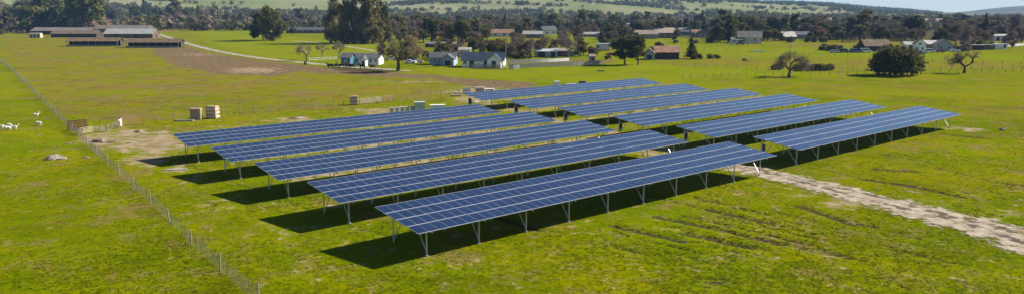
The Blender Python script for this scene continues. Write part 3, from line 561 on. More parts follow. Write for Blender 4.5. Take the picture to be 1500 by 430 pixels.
def thin(V, k):
    c = V.mean(1, keepdims=True); a = (V[:, 2] - V[:, 0]) * .5; n = np.cross(V[:, 1] - V[:, 0], V[:, 2] - V[:, 0]); u = np.cross(n, a); u /= np.linalg.norm(u, axis=1)[:, None] + 1e-9
    u = u * np.linalg.norm(a, axis=1)[:, None] * k; c = c[:, 0]; return np.stack([c - a, c + u, c + a, c - u], 1)
mkprotos()
# --- trees one can single out
def special(name, label, px, py, seed, lobes, n, leaf, lm, trunk, gap=.22, group=None, tw=None):
    r = np.random.default_rng(seed); b = MB(); trunk(b, r); V = leaves(r, lobes(r), n, leaf, gap, seed=seed % 7)
    if tw: V = thin(V, tw)
    pr = proto(name, V, lm, b); return plant_tree(pr, G(px, py), 0, 1, label, group)
special('oak_tree', 'big round dark evergreen oak standing alone at the right fence', 1312, 110, 1, lambda r: lob(r, 26, 6.6, 1.8, 7.6, 2.3) + [((-6, 0, 4.2), (2.6, 2.6, 2.2)), ((6.6, 0, 3.8), (2.6, 2.6, 2)), ((4, 0, 6.6), (2.8, 2.8, 1.8)), ((-4, 0, 6.8), (2.8, 2.8, 1.8)), ((-5.5, 0, 2.2), (2.6, 2.6, 1.8)), ((6.2, 0, 2.0), (2.6, 2.6, 1.7)), ((0, -4, 2.2), (3, 2.5, 1.8)), ((3, -5, 2), (2, 2, 1.5)), ((-3, -4, 2), (2.4, 2, 1.5))], 9000, .42, 'leaf_dark', lambda b, r: limbs(b, r, 1.8, 7, .5, 5, 8, 'bark'), .16)
special('oak_tree', 'left one of the two dark oaks behind the long board fence', 915, 95, 2, lambda r: lob(r, 16, 4.2, 3.4, 9.4, 1.7), 4200, .36, 'leaf_dark', lambda b, r: limbs(b, r, 2.6, 8.6, .32, 3, 6, 'bark'), .26)
special('oak_tree', 'right one of the two dark oaks behind the long board fence', 934, 95, 3, lambda r: lob(r, 15, 3.8, 3.6, 9.8, 1.6), 3800, .36, 'leaf_dark', lambda b, r: limbs(b, r, 2.8, 9, .3, 3, 6, 'bark'), .26)
special('conifer', 'broad dark cypress-like tree standing in the bright green field, left half of the clump', 386, 59, 4, lambda r: lob(r, 22, 7.5, 3, 18, 3), 3800, .75, 'leaf_dark', lambda b, r: limbs(b, r, 4, 17, .6, 5, 6, 'bark'), .18)
special('conifer', 'taller dark green tree of the clump in the bright green field', 402, 60, 5, lambda r: lob(r, 22, 6.5, 2.5, 21, 3), 3800, .75, 'leaf_mid', lambda b, r: limbs(b, r, 4, 20, .6, 4, 6, 'bark'), .18)
for i, (px, py, h, w_, lm) in enumerate(((492, 63, 32, 6.2, 'leaf_eucalyptus'), (510, 64, 35, 6.5, 'leaf_mid'), (528, 64, 33, 6.2, 'leaf_eucalyptus'), (546, 64, 34, 6.5, 'leaf_eucalyptus'), (560, 62, 25, 5.5, 'leaf_mid'))):
    special('eucalyptus_tree', '%s of the five tall eucalyptus trees in the grove behind the bungalow' % ('leftmost', 'second from left', 'middle', 'second from right', 'rightmost')[i], px, py, 10 + i, lambda r: [(c, (q[0], q[1], q[2] * 1.5)) for c, q in lob(r, 26, w_ * .75, h * .45, h * .97, 1.7) + lob(r, 40, w_ * 1.05, 1.2, h * .66, 1.8) + [((r.uniform(-1, 1) * w_, r.uniform(-1, 1) * w_, r.uniform(1.5, 8)), (2, 2, 1.8)) for _ in range(16)]], 7500, .6, lm, lambda b, r: limbs(b, r, h * .35, h * .9, .7, w_ * .6, 8, 'bark_pale'), .3)
def bare_special(name, label, px, py, H, S, seed, lm, vase, twigs=2600, bk='bark', h0=.22, fol=None):
    """winter tree: recursive limbs and twig sprays"""
    r = np.random.default_rng(seed); b = MB(); tips = []
    def grow(p, d, ln, rad, lev):
        q = p + d * ln; mid = p + d * ln * .5 + Vector(r.normal(size=3)) * ln * .06
        b.tube([p, mid, q], [rad, rad * .8, rad * .6], bk, 5 if lev else 7); tips.append((mid, d, lev)); tips.append((q, d, lev))
        if lev >= 4: return
        for k in range(5 if lev == 0 else 3):
            e = Vector(r.normal(size=3)); e = (e - d * e.dot(d)).normalized(); nd = (d * (1 - vase * .45) + e * vase * (1.05 if lev == 0 else .8) + Vector((0, 0, .16))).normalized()
            grow(q - d * ln * (.0 if lev == 0 else r.uniform(0, .35)), nd, ln * (r.uniform(1.0, 1.3) if lev == 0 else r.uniform(.6, .8)), rad * .55, lev + 1)
    grow(Vector((0, 0, -.2)), Vector((.04, 0, 1)), H * h0, H * .045, 0)
    P = [t for t in tips if t[2] >= 3]; zz = max(t[0].z for t in P); xx = max(abs(t[0].x) for t in P); xx = sorted(math.hypot(t[0].x, t[0].y) for t in P)[int(len(P) * .88)]; kz, kx = H * .95 / zz, S / 2 * .95 / xx
    V = []
    for k in range(twigs):
        p, d, _ = P[r.integers(len(P))]; c = np.array(p) + r.normal(size=3) * H * .035; a = np.array(d) * .6 + r.normal(size=3) * .8; a /= np.linalg.norm(a); a *= H * .05 * r.uniform(.5, 1.3); u = np.cross(a, r.normal(size=3)); u /= np.linalg.norm(u); u *= (.03 if not fol else .07) * r.uniform(.5, 1.2)
        V.append([c - a, c + u, c + a, c - u])
    V = np.array(V) * np.array([kx, kx, kz]); b.v = [(x * kx, y * kx, z * kz) for x, y, z in b.v]
    return plant_tree(proto(name, V, lm, b), G(px, py), 0, 1, label)
bare_special('bare_tree', 'spreading tree with thin olive foliage beside the cattle yard', 583, 104, 12, 15, 21, 'leaf_thin', .95, 3000, 'bark', fol=True)
bare_special('bare_tree', 'vase shaped leafless tree at the fence left of the big oak', 1156, 113, 8.6, 12.8, 22, 'twig_grey', .95, 2600)
bare_special('bare_tree', 'leafless spreading tree at the fence right of the big oak', 1412, 107, 7.6, 9.5, 23, 'twig_grey', .85, 1300, 'bark')
bare_special('bare_tree', 'bare crooked tree beside the white rail fence, nearest the gravel road', 449, 89, 8, 8.5, 24, 'twig_grey', .9, 700, 'bark_pale')
bare_special('bare_tree', 'small bare tree in the bright green field, middle of three', 472, 83, 6.5, 6, 25, 'twig_grey', .75, 700, 'bark_pale')
bare_special('bare_tree', 'small bare tree left of the bungalow, right of three', 497, 84, 6.8, 6.5, 26, 'twig_grey', .75, 900, 'bark_pale')
for i, (px, py, h, w_) in enumerate(((762, 80, 8, 7), (775, 84, 9, 8), (790, 80, 9.5, 8), (805, 78, 9, 8), (822, 80, 10.5, 9), (833, 84, 9, 7), (845, 74, 8, 8), (751, 84, 7, 6))):
    bare_special('bare_tree', 'grey brown leafless tree in the thicket behind the long board fence', px, py, h, w_, 30 + i, 'twig_grey' if i % 3 else 'leaf_russet', .8, 1500, 'bark_pale')['group'] = 'bare thicket behind the board fence'
TL = []                                                          # hand-placed trees: kind, px, py, height m, width factor, label
for a in (('round', 559, 80, 6, 1, 'small dark round bush tree behind the bungalow roof'), ('round', 632, 62, 17, 1, 'tall dark oak beyond the red machinery shed'), ('round', 655, 58, 13, 1, 'olive tree beyond the parked cars'), ('round', 676, 67, 16, .85, 'dark green tree with a dense rounded crown behind the white shed'), ('tall', 697, 60, 15, 1.1, 'loose pale green tree behind the blue roofed barn'),
          ('round', 715, 82, 7.5, 1.3, 'dark bushy tree directly behind the blue roofed barn'), ('round', 735, 85, 6.5, 1.2, 'low dark tree at the right end of the blue roofed barn'), ('bush', 752, 83, 5, 1, 'rounded dark shrub between the barn and the thicket'), ('cone', 1013, 86, 8, 1.6, 'dark pine right of the rusty roofed barn'), ('bush', 1022, 87, 3, 1, 'low shrub at the foot of the pine'), ('bush', 1045, 86, 2.4, 1.4, 'wide brown shrub right of the pine'),
          ('round', 1052, 63, 12, .9, 'dark round tree left of the cream barn'), ('cone', 1068, 62, 17, 1.7, 'tall broad dark conifer behind the cream barn'), ('round', 1078, 60, 16, 1, 'dark tree right behind the cream barn roof'), ('bush', 1137, 102, 2.4, 1.3, 'dark shrub left below the vase shaped tree'), ('bush', 1170, 104, 2, 1.2, 'low shrub right beneath the vase shaped tree'), ('bush', 1183, 104, 2.6, 1.3, 'brown rounded shrub next to the vase shaped tree'),
          ('bush', 1198, 103, 2.8, 1.3, 'left dark shrub of the pair between the vase shaped tree and the oak'), ('bush', 1212, 103, 2.6, 1.2, 'right dark shrub of the pair between the vase shaped tree and the oak'), ('bush', 1205, 62, 4, 1, 'small shrub on the field edge near the red cottage'), ('bush', 1187, 62, 5, 1, 'dark conical shrub on the field edge near the grey cottage'), ('bush', 1158, 62, 4.5, 1, 'dark shrub right of the red cottage'),
          ('round', 1373, 66, 11, 1, 'dark tree behind the farmyard sheds'), ('bare', 1412, 71, 13, 1.1, 'grey brown leafless tree behind the farmyard, right of the grey house'), ('bare', 1400, 66, 14, 1, 'russet leafless tree behind the grey farmyard house'), ('cone', 1443, 56, 17, 1.4, 'dark conifer at the right in the wooded band'), ('round', 1483, 71, 3.4, 1, 'small round tree beside the pale lane'), ('bare', 1490, 57, 19, 1.2, 'wide brown leafless tree at the right edge'),
          ('round', 893, 58, 11, 1, 'dark tree right of the far green paddock'), ('round', 813, 46, 14, 1.2, 'olive round tree left of the far green paddock'), ('round', 835, 48, 11, 1.3, 'dark broad tree behind the greenhouse'), ('round', 790, 47, 12, 1.2, 'dark broad tree behind the pale roofed long house'), ('bush', 247, 39, 7, 1.2, 'grey round bush beside the red sheds'), ('tall', 20, 48, 14, 1, 'yellow green tree left of the long grey barn'), ('round', 428, 52, 7, 1.2, 'round dark bush left of the ranch house'), ('round', 965, 75, 5, 1.2, 'low dark tree above the rusty roofed barn')): TL.append(a)
rng = random.Random(77)
for kd, px, py, h, wf, lab in TL:
    v = {'olive': 1, 'pale': 0, 'yellow': 0, 'russet': 1, 'brown': 2}.get(lab.split()[0], 0); u = h / (2.5 if kd == 'bush' else 9.8)
    plant_tree(PR[kd, v], G(px, py), rng.uniform(0, 6.28), (u * wf, u), lab, cat='shrub' if kd == 'bush' else 'tree')
# --- the wooded bands beyond the fields: (x0, x1, y0, y1, count, kinds, h0, h1)
LABS = {('round', 0): 'dark evergreen', ('round', 1): 'mid green round', ('round', 2): 'blue green round', ('tall', 0): 'tall olive', ('tall', 1): 'tall narrow green', ('tall', 2): 'slim blue green', ('cone', 0): 'broad dark conical', ('cone', 1): 'blue green conical', ('cone', 2): 'slim dark conical', ('bare', 0): 'grey leafless', ('bare', 1): 'russet leafless', ('bare', 2): 'brown leafless'}
BANDS = [(-30, 135, 36, 48, 70, 'RRRTCB', 17, 30, 'behind the barns at far left'), (130, 300, 26, 37, 66, 'RRRTCB', 15, 28, 'above the barns'), (285, 380, 33, 39, 34, 'RRTB', 9, 16, 'above the bright field'), (405, 480, 30, 40, 34, 'RRTB', 9, 16, 'behind the ranch house'),
         (560, 720, 36, 54, 84, 'RRTBB', 8, 15, 'behind the parked cars'), (700, 905, 30, 47, 104, 'RRRTBC', 8, 15, 'behind the far green paddock'), (890, 1060, 34, 56, 96, 'RRRBCT', 8, 14, 'around the village houses'), (1050, 1200, 36, 56, 92, 'RRRBBT', 8, 14, 'behind the cream barn'), (1190, 1350, 36, 59, 112, 'RRRBBT', 8, 14, 'behind the big oak'), (1340, 1520, 32, 59, 116, 'RRRBBBT', 9, 15, 'behind the farmyard'), (880, 1062, 54, 63, 60, 'RRBC', 4, 8, 'around the village houses'), (1100, 1210, 55, 61, 26, 'RRB', 5, 9, 'behind the cream barn'), (1200, 1345, 56, 62, 44, 'RRBB', 6, 10, 'behind the big oak'), (1330, 1510, 56, 66, 40, 'RBB', 5, 10, 'behind the farmyard'), (575, 640, 56, 66, 10, 'RB', 6, 10, 'behind the parked cars'), (690, 860, 56, 86, 44, 'BBBBR', 5, 8.5, 'behind the long board fence'), (640, 720, 50, 64, 40, 'RBBT', 7, 12, 'behind the blue roofed barn'), (850, 960, 56, 80, 16, 'BR', 4, 8, 'near the two dark oaks'), (590, 900, 46, 60, 90, 'BBRT', 5, 10, 'behind the far paddock and yards'), (555, 690, 70, 90, 14, 'BR', 3, 6, 'around the parked cars')]
def clear(px, py, w, h):
    for x0, x1, y0, y1, d in RES:
        q = (x1 - x0) * .27
        if py > y1 - .3 and px + w / 2 > x0 + q and px - w / 2 < x1 - q and py - h < y1 and py > y0: return False
    return True
nt_ = 0
for x0, x1, y0, y1, n, kinds, h0, h1, where in BANDS:
    k = 0; tries = 0
    while k < n and tries < n * 8:
        tries += 1; px, py = rng.uniform(x0, x1), y0 + (y1 - y0) * rng.random() ** .8; c = rng.choice(kinds); kd = {'R': 'round', 'T': 'tall', 'C': 'cone', 'B': 'bare'}[c]; h = rng.uniform(h0, h1) * (1.2 if c in 'TC' else .95) * (1.35 if rng.random() < .15 else 1); m = mpp(py)
        if not clear(px, py, h * .8 / m, h / m): continue
        v = rng.randrange(3); u = h / 9.8; g = G(px, py); third = ('left end', 'left middle', 'right middle', 'right end')[min(3, int((px - x0) / (x1 - x0) * 4))] + (' front' if py > (y0 + y1) / 2 else ' rear')
        plant_tree(PR[kd, v], g, rng.uniform(0, 6.28), (u * rng.uniform(.9, 1.35), u), '%s tree at %s of woods %s' % (LABS[kd, v], third, where), 'wooded band %s, %s %s trees' % (where, third, LABS[kd, v])); k += 1; nt_ += 1
SW = {560: 'around the bungalow and the light blue house', 740: 'behind the long board fence', 1325: 'in the farmyard right of the big oak', 940: 'along the edge of the village houses', 0: 'left of the long barn', 620: 'behind the blue roofed barn', 1420: 'beside the pale lane at right', 1200: 'along the scrap row of vehicles'}
for k in range(120):
    x0, x1, y0, y1 = rng.choice([(560, 680, 76, 92), (740, 900, 76, 88), (1325, 1420, 66, 78), (940, 1060, 57, 64), (0, 60, 46, 52), (620, 720, 62, 74), (1420, 1500, 60, 68), (1200, 1290, 70, 75)]); px, py = rng.uniform(x0, x1), rng.uniform(y0, y1)
    if not clear(px, py, 8, 8): continue
    v = rng.randrange(3); u = rng.uniform(.7, 1.7); plant_tree(PR['bush', v], G(px, py), rng.uniform(0, 6), (u * 1.2, u), '%s shrub growing %s' % (('dark green', 'olive', 'grey leafless')[v], SW[x0]), 'shrubs %s, %s' % (SW[x0], ('dark', 'olive', 'grey')[v]), 'shrub')
cy_ = [(1208 + i * 6.2, 58 - .4 * (i % 2)) for i in range(9)]
for px, py in cy_: plant_tree(PR['tall', 1], G(px, py), rng.uniform(0, 6), (1.05, 1.0 + rng.uniform(-.12, .15)), 'slim olive tree in the straight row along the field edge', 'straight tree row along the field edge')
# --- woods too far off to count: low faceted crowns massed on the plain and on the hills
def faraway(pts, per, rngn, mat, name, label):
    V = []
    for x, y, z, h, w in pts:
        d = rngn.normal(size=(per, 3)); d /= np.linalg.norm(d, axis=1)[:, None]; p = d * np.array([w / 2, w / 2, h * .45]) * rngn.uniform(.55, 1.05, (per, 1)) + np.array([x, y, z + h * .5])
        t = np.cross(d + rngn.normal(size=(per, 3)) * .5, rngn.normal(size=(per, 3))); t /= np.linalg.norm(t, axis=1)[:, None]; u = np.cross(d, t); s = h * .19 * rngn.uniform(.6, 1.3, (per, 1)); V.append(np.stack([p - t * s, p - u * s * .8, p + t * s, p + u * s * .8], 1))
    return tag(mk(name, quadmesh(name, np.concatenate(V), mat)), label, kind='stuff')
rn = np.random.default_rng(9); PA = []; PB = []; PC = []
for k in range(4600):
    px = rn.uniform(-120, 1620); d = 22600 / (rn.uniform(29, 43) - 16)
    p = D(px, d); hh = rn.uniform(7, 13) * (1.25 if px < 320 else 1)
    if not clear(px, 16 + 22600 / d, hh * 1.2 * F / d, hh * F / d): continue
    if vn(np.array([p.x * .008]), np.array([p.y * .008]), 3, 2)[0] < .2: continue
    z = max(0, gh_z(px, d)) if d > 1350 else 0
    (PA, PB, PC)[rn.integers(3)].append((p.x, p.y, z - .3, hh, hh * rn.uniform(.9, 1.6)))
for k in range(170):                                             # hillside copses and hedge belts
    px = rn.uniform(-150, 1650); d = rn.uniform(1380, 2650) if k % 3 else rn.uniform(1380, 1800); c = D(px, d); a_ = rn.normal() * .35; lx, ly = rn.uniform(12, 110), rn.uniform(5, 20)
    for j in range(int(12 + lx * ly * .03)):
        u_, v_ = rn.normal() * lx, rn.normal() * ly; x_, y_ = c.x + u_ * math.cos(a_) - v_ * math.sin(a_), c.y + u_ * math.sin(a_) + v_ * math.cos(a_); dd = math.hypot(x_, y_); hh = rn.uniform(6, 12)
        (PA, PB)[k % 2].append((x_, y_, gh_z(CX + F * cp * x_ / y_, dd) - 1, hh, hh * rn.uniform(1, 1.7)))
for k in range(60):
    px = rn.uniform(-150, 1650); d = rn.uniform(1400, 2650); p = D(px, d); hh = rn.uniform(5, 10); PB.append((p.x, p.y, gh_z(px, d) - 1, hh, hh * 1.3))
faraway(PA, 34, rn, 'leaf_dark', 'far_woodland', 'dark far-off woodland on the plain and the hill slopes'); faraway(PB, 34, rn, 'leaf_bluegreen', 'far_woodland', 'blue green far-off woodland on the plain and the hill slopes'); faraway(PC, 34, rn, 'twig_grey', 'far_woodland', 'grey brown leafless far-off woodland on the plain')
PR_ = []
for k in range(1100):
    px = rn.uniform(840, 1385); d = 4000 + rn.normal() * 60; cr = np.interp(px, [800, 900, 1000, 1060, 1100, 1160, 1200, 1240, 1270, 1300, 1340, 1368, 1390], [-4, -3, -1, 0, 3, 4, 6, 9.5, 12, 13.5, 16.5, 19.8, 23])
    p = D(px, d); hh = rn.uniform(8, 15); PR_.append((p.x, p.y, HC + (HOR - cr) * d / F - 7, hh, hh * 1.6))
faraway(PR_, 14, rn, 'leaf_dark', 'ridge_woodland', 'dark woodland along the crest of the far ridge')

# ------------------------------------------------------------------ fences
def along(pts, step):
    P = [Vector((p.x, p.y, 0)) for p in spline([G(*q) for q in pts], 10)] if len(pts) > 2 else [G(*q) for q in pts]; out = []; acc = 0; out.append(P[0].copy())
    for a, b in zip(P, P[1:]):
        L = (b - a).length; t = step - acc
        while t <= L: out.append(a + (b - a) * t / L); t += step
        acc = (acc + L) % step if L + acc >= step else acc + L
    return out
def wire_fence(label, pts, step, h, wires, big=0, net=False, pm='wood_grey', sm='steel_dark', name='wire_fence', r=.05):
    A = along(pts, step); o = A[0]; th = thing(name, label, 'fence', (o.x, o.y, 0)); rr = random.Random(len(A)); Q = []
    bp = MB().tube([(0, 0, -.3), (0, 0, h + .12), (0, 0, h + .16)], [r * 1.6, r * 1.5, r * 1.1], pm, 7).mesh('post'); sp_ = MB().bar((0, 0, -.3), (0, 0, h), r, r * .8, sm).mesh('stake')
    for i, p in enumerate(A):
        q = p - o; z = Zfn(p.x, p.y) if p.y < 270 else -.06; Q.append(Vector((q.x, q.y, z)))
        isb = big and i % big == 0 or not big; m = mk('post' if isb else 'stake', bp if isb else sp_, th, (q.x, q.y, z)); m.rotation_euler = (rr.gauss(0, .035), rr.gauss(0, .035), rr.uniform(0, 3)); m.scale = (1, 1, rr.uniform(.92, 1.1))
    up = Vector((0, 0, 1))
    for wz in wires:
        w = MB()
        for a, b in zip(Q, Q[1:]): w.bar(a + up * wz, b + up * wz, .012, .012, 'net_wire')
        w.build('wire', th)
    if net:
        w = MB()
        for a, b in zip(Q[:net], Q[1:net]):
            n = max(2, int((b - a).length / .45))
            for k in range(n): p = a + (b - a) * k / n; w.bar(p + up * .05, p + up * (h - .1), .006, .006, 'net_wire')
        tag(w.build('net_mesh', th), kind='stuff')
    return th
wire_fence('long wire mesh fence with pale wooden posts running down the left pasture', [(380, 442), (303, 377), (236, 312), (185, 265), (140, 224), (100, 186), (60, 146), (20, 106), (2, 90)], 1.75, 1.25, [.12, .3, .48, .68, .9, 1.15], 5, 60, 'wood_pale', 'steel_dark', r=.042)
wire_fence('wire fence behind the left bank from the stock pens to the crate', [(204, 181), (300, 171), (400, 162), (515, 153)], 3.2, 1.1, [.4, .75, 1.05], 0)
wire_fence('wire fence at the back of the dry field, left of the pallets', [(560, 150), (620, 143), (676, 137)], 3, 1.1, [.4, .75, 1.05])
wire_fence('wire fence along the near edge of the far fields, passing the vase shaped tree', [(1000, 116), (1060, 113), (1130, 111.5), (1250, 110.5), (1380, 108.5), (1520, 106)], 3.0, 1.2, [.4, .8, 1.15], r=.05, pm='wood_grey')
wire_fence('wire fence one field further back, behind the shrubs', [(940, 95), (1006, 97), (1070, 100), (1128, 103), (1250, 104), (1500, 101)], 4, 1.2, [.5, 1.1], r=.055, pm='wood_grey')
wire_fence('far wire fence across the bright green strip behind the oak', [(1000, 74), (1130, 79), (1240, 84), (1380, 91), (1520, 96)], 6, 1.2, [.5, 1.1], r=.065, pm='wood_grey')
wire_fence('wire fence along the upper side of the bright paddock by the rusty barn', [(960, 64), (1060, 66), (1150, 68), (1240, 70)], 8, 1.3, [.6, 1.2], r=.1)
def board_fence(label, pts, step, h, rows, bw, mat, name='board_fence', pmat=None, gaps=()):
    A = along(pts, step); o = A[0]; th = thing(name, label, 'fence', (o.x, o.y, 0)); pm = MB().box(-.08, .08, -.08, .08, -.2, h + .08, pmat or mat).mesh('post')
    for p in A: mk('post', pm, th, (p.x - o.x, p.y - o.y, 0))
    for i, (a, b) in enumerate(zip(A, A[1:])):
        if i in gaps: continue
        for z in rows: MB().bar(a - o + Vector((0, -.1, z)), b - o + Vector((0, -.1, z)), .04, bw, mat).build('board', th)
    return th
board_fence('white rail fence left of the teal bungalow end', [(453, 89.5), (499, 87.5)], 3, 1.3, (.5, 1.15), .16, 'white_paint')
board_fence('long pale board fence along the front of the yard, left of the two oaks', [(745, 100.5), (800, 98.5), (850, 96.5), (888, 94)], 2.6, 1.5, (.25, .62, .99, 1.36), .34, 'wood_pale', pmat='wood_dark')
board_fence('rear pale board fence behind the long yard fence', [(745, 93), (800, 91.5), (838, 89.5)], 2.8, 1.4, (.3, .7, 1.1), .36, 'white_paint', pmat='wood_grey')
board_fence('rough grey board pen in front of the white barn', [(690, 100.5), (715, 101.5), (737, 101.3)], 1.6, 1.7, (.2, .6, 1.0, 1.4), .24, 'wood_grey')
board_fence('grey stock pen with dark gate right of the white barn', [(737, 101.3), (748, 102), (765, 101)], 1.5, 1.5, (.3, .8, 1.3), .3, 'wall_grey', gaps=(1,))
board_fence('tan wooden yard fence in front of the red sheds', [(233, 47.5), (264, 47)], 3, 2, (.4, 1, 1.6), .4, 'wood_tan')
def hurdle(label, p0, p1, h, n, mat, vert=3, name='stock_panel', bw=.14, round_=False):
    a, b = G(*p0), G(*p1); th = thing(name, label, 'gate', (a.x, a.y, 0), math.atan2(b.y - a.y, b.x - a.x)); L = (b - a).length; bd = MB()
    me = (MB().tube([(0, 0, 0), (L, 0, 0)], bw / 2, mat, 6) if round_ else MB().bar((0, 0, 0), (L, 0, 0), .03, bw, mat)).mesh('rail')
    for k in range(n): mk('rail', me, th, (0, -.05, .15 + (h - .25) * k / (n - 1)))
    um = MB().bar((0, 0, -.1), (0, 0, h), .09, .09, mat).mesh('upright')
    for k in range(vert): mk('upright', um, th, (L * k / (vert - 1), .02, 0))
    return th
hurdle('reddish brown slatted wooden panel by the long mesh fence', (99, 191), (128, 189), 1.7, 6, 'wood_red', 3, bw=.2); hurdle('tan five bar wooden gate at the right end of the stock pens', (178, 184), (205, 181.5), 1.6, 5, 'wood_tan', 4, bw=.16)
hurdle('short white slatted panel left of the tan wooden gate', (174.5, 186), (178.5, 184.5), 1.35, 7, 'white_paint', 2, bw=.1)
for i, (p0, p1, l) in enumerate((((104, 191.5), (121, 198), 'silver tubular gate lying along the mesh fence'), ((118, 196.5), (137, 193.5), 'silver tubular gate in front of the red brown panel'), ((137, 193.5), (156, 192), 'second silver tubular gate from the mesh fence'), ((156, 192), (174.5, 186), 'grey tubular gate next to the white slatted panel'), ((176, 186), (176, 181), 'rusty end of pen hurdle behind the tan gate'))): hurdle(l, p0, p1, 1.1, 5, 'pipe' if i < 4 else 'wood_red', 3, bw=.05, round_=True)
hurdle('pale tubular field gate beside the lone crate', (527, 152.5), (560, 149.5), 1.3, 6, 'pipe', 4, bw=.07, round_=True); hurdle('brown wooden gate right of the pale field gate', (561, 149.3), (577, 147.5), 1.4, 4, 'wood_tan', 3, bw=.14)

# ------------------------------------------------------------------ stacks, crates, cabinets, boards
def pallet_stack(label, px, py, w, d, h, layers, mat, rz, cap=None, seed=0, name='pallet_stack'):
    th = thing(name, label, 'pallet', G(px, py), rz); r = random.Random(seed); b = MB()
    for x in (-w / 2 + .08, 0, w / 2 - .08): b.box(x - .06, x + .06, -d / 2, d / 2, -.05, .1, 'wood_tan')
    b.build('pallet', th); lh = (h - .12) / layers
    for k in range(layers):
        s = r.uniform(.94, 1.03); ox = r.uniform(-.04, .04); z = .12 + k * lh; q = MB(); c = .06
        q.add([(ox + sx * w / 2 * s * i, sy * d / 2 * s * i, zz) for zz, i in ((z, 1 - c), (z + lh * .2, 1), (z + lh * .75, 1), (z + lh * .96, 1 - c)) for sx, sy in ((-1, -1), (1, -1), (1, 1), (-1, 1))],
              [(3, 2, 1, 0), (12, 13, 14, 15)] + [(4 * j + k_, 4 * j + (k_ + 1) % 4, 4 * j + 4 + (k_ + 1) % 4, 4 * j + 4 + k_) for j in range(3) for k_ in range(4)], mat[k % len(mat)]); q.build('layer', th)
    if cap: MB().box(-w / 2 - .02, w / 2 + .02, -d / 2 - .02, d / 2 + .02, h + .02, h + .1, cap).build('cover', th)
    return th
pallet_stack('tall strapped stack of slabs with white edge, left of the pair in the dry field', 288, 175, 1.9, 1.3, 2.1, 7, ['cardboard', 'wood_grey'], .1, None, 1)
pallet_stack('rounded tall stack of bundles, right of the pair in the dry field', 312, 173, 2.0, 1.5, 2.3, 6, ['wrap', 'cardboard'], -.15, None, 2)
pallet_stack('lone orange brown crate stack at the end of the pale field gate', 519, 153, 1.7, 1.4, 1.7, 4, ['wrap', 'cardboard'], .15, 'cardboard', 3); pallet_stack('leftmost pinkish crate of the three behind the far solar table', 684, 136.5, 2.0, 1.4, 1.35, 3, ['white_paint', 'wrap'], .1, 'cardboard', 4)
pallet_stack('middle pinkish crate of the three behind the far solar table', 703, 136, 2.2, 1.4, 1.3, 3, ['wrap', 'cardboard'], 0, 'wrap', 5); pallet_stack('low white covered pallet, rightmost of the three behind the far solar table', 717, 135, 2.4, 1.4, .8, 2, ['white_paint', 'wrap'], 0, 'white_paint', 6)
pallet_stack('low pale pallet on the field edge left of the pinkish crates', 668, 141, 2.4, 1.2, .35, 1, ['wood_pale'], .2, None, 7)
def cabinet(label, px, py, w, d, h, mat, rz, doors=2, name='electrical_cabinet'):
    th = thing(name, label, 'cabinet', G(px, py), rz); MB().box(-w / 2 - .1, w / 2 + .1, -d / 2 - .1, d / 2 + .1, -.1, .12, 'wall_grey').build('plinth', th); MB().box(-w / 2, w / 2, -d / 2, d / 2, .12, h, mat).build('housing', th); MB().box(-w / 2 - .06, w / 2 + .06, -d / 2 - .06, d / 2 + .06, h, h + .08, mat).build('lid', th)
    for k in range(doors):
        a = -w / 2 + w * k / doors; dr = MB().box(a + .04, a + w / doors - .04, -d / 2 - .03, -d / 2, .2, h - .08, mat).build('door', th); MB().box(a + w / doors - .16, a + w / doors - .1, -d / 2 - .06, -d / 2 - .03, h * .5, h * .5 + .2, 'steel_dark').build('handle', dr)
    return th
RZ = math.atan2(Lv.y, Lv.x) - .35
cabinet('big grey green electrical cabinet behind the rearmost left bank table', 615, 163.5, 2.1, 1.6, 1.9, 'cabinet_green', RZ * .4, 2)
cabinet('long low white cabinet right of the grey green cabinet', 641, 163, 2.9, 1.3, 1.25, 'white_paint', RZ * .4, 3)
for i in range(5): cabinet('low grey cabinet, %s of the row left of the grey green cabinet' % ('leftmost', 'second', 'middle', 'fourth', 'rightmost')[i], 574 + i * 7.6, 165.4 - i * .5, .75, .6, 1.0, 'cabinet_grey', RZ * .4, 1)
cabinet('small white cabinet with dark front behind the far right bank table', 815, 126, 1.5, 1.1, 1.2, 'white_paint', .2, 1); cabinet('low dark box right of the small white cabinet', 853, 123, 1.8, .9, .7, 'box_dark', .1, 2)
def slab(name, label, cat, px, py, l, w, h, rz, mat, n=3):
    th = thing(name, label, cat, G(px, py), rz); bw = w / n
    for k in range(n): MB().box(-l / 2 + .1 * ((k * 7) % 3), l / 2 - .08 * ((k * 5) % 3), -w / 2 + k * bw + .01, -w / 2 + (k + 1) * bw - .01, -.04, h * (1 - .2 * (k % 2)), mat).build('plank', th)
slab('timber_pile', 'pale planks lying on the grass left of the tall stacks', 'planks', 270, 177.5, 3.4, 1.1, .25, .05, 'wood_pale', 4); slab('timber_pile', 'long white plank lying in front of the fourth table', 'plank', 259, 248, 2.6, .3, .12, .12, 'white_paint', 2)
slab('timber_pile', 'white sheet pile behind the far right bank table', 'sheets', 836, 124, 3, 1, .3, .1, 'white_paint', 3); slab('feed_trough', 'grey trough in the green field behind the solar tables', 'trough', 880, 104.5, 2.6, .7, .4, .05, 'wood_pale', 2); slab('feed_trough', 'white trough in the bright field left of the vase shaped tree', 'trough', 1110, 76, 7, 1, .6, 0, 'white_paint', 2)
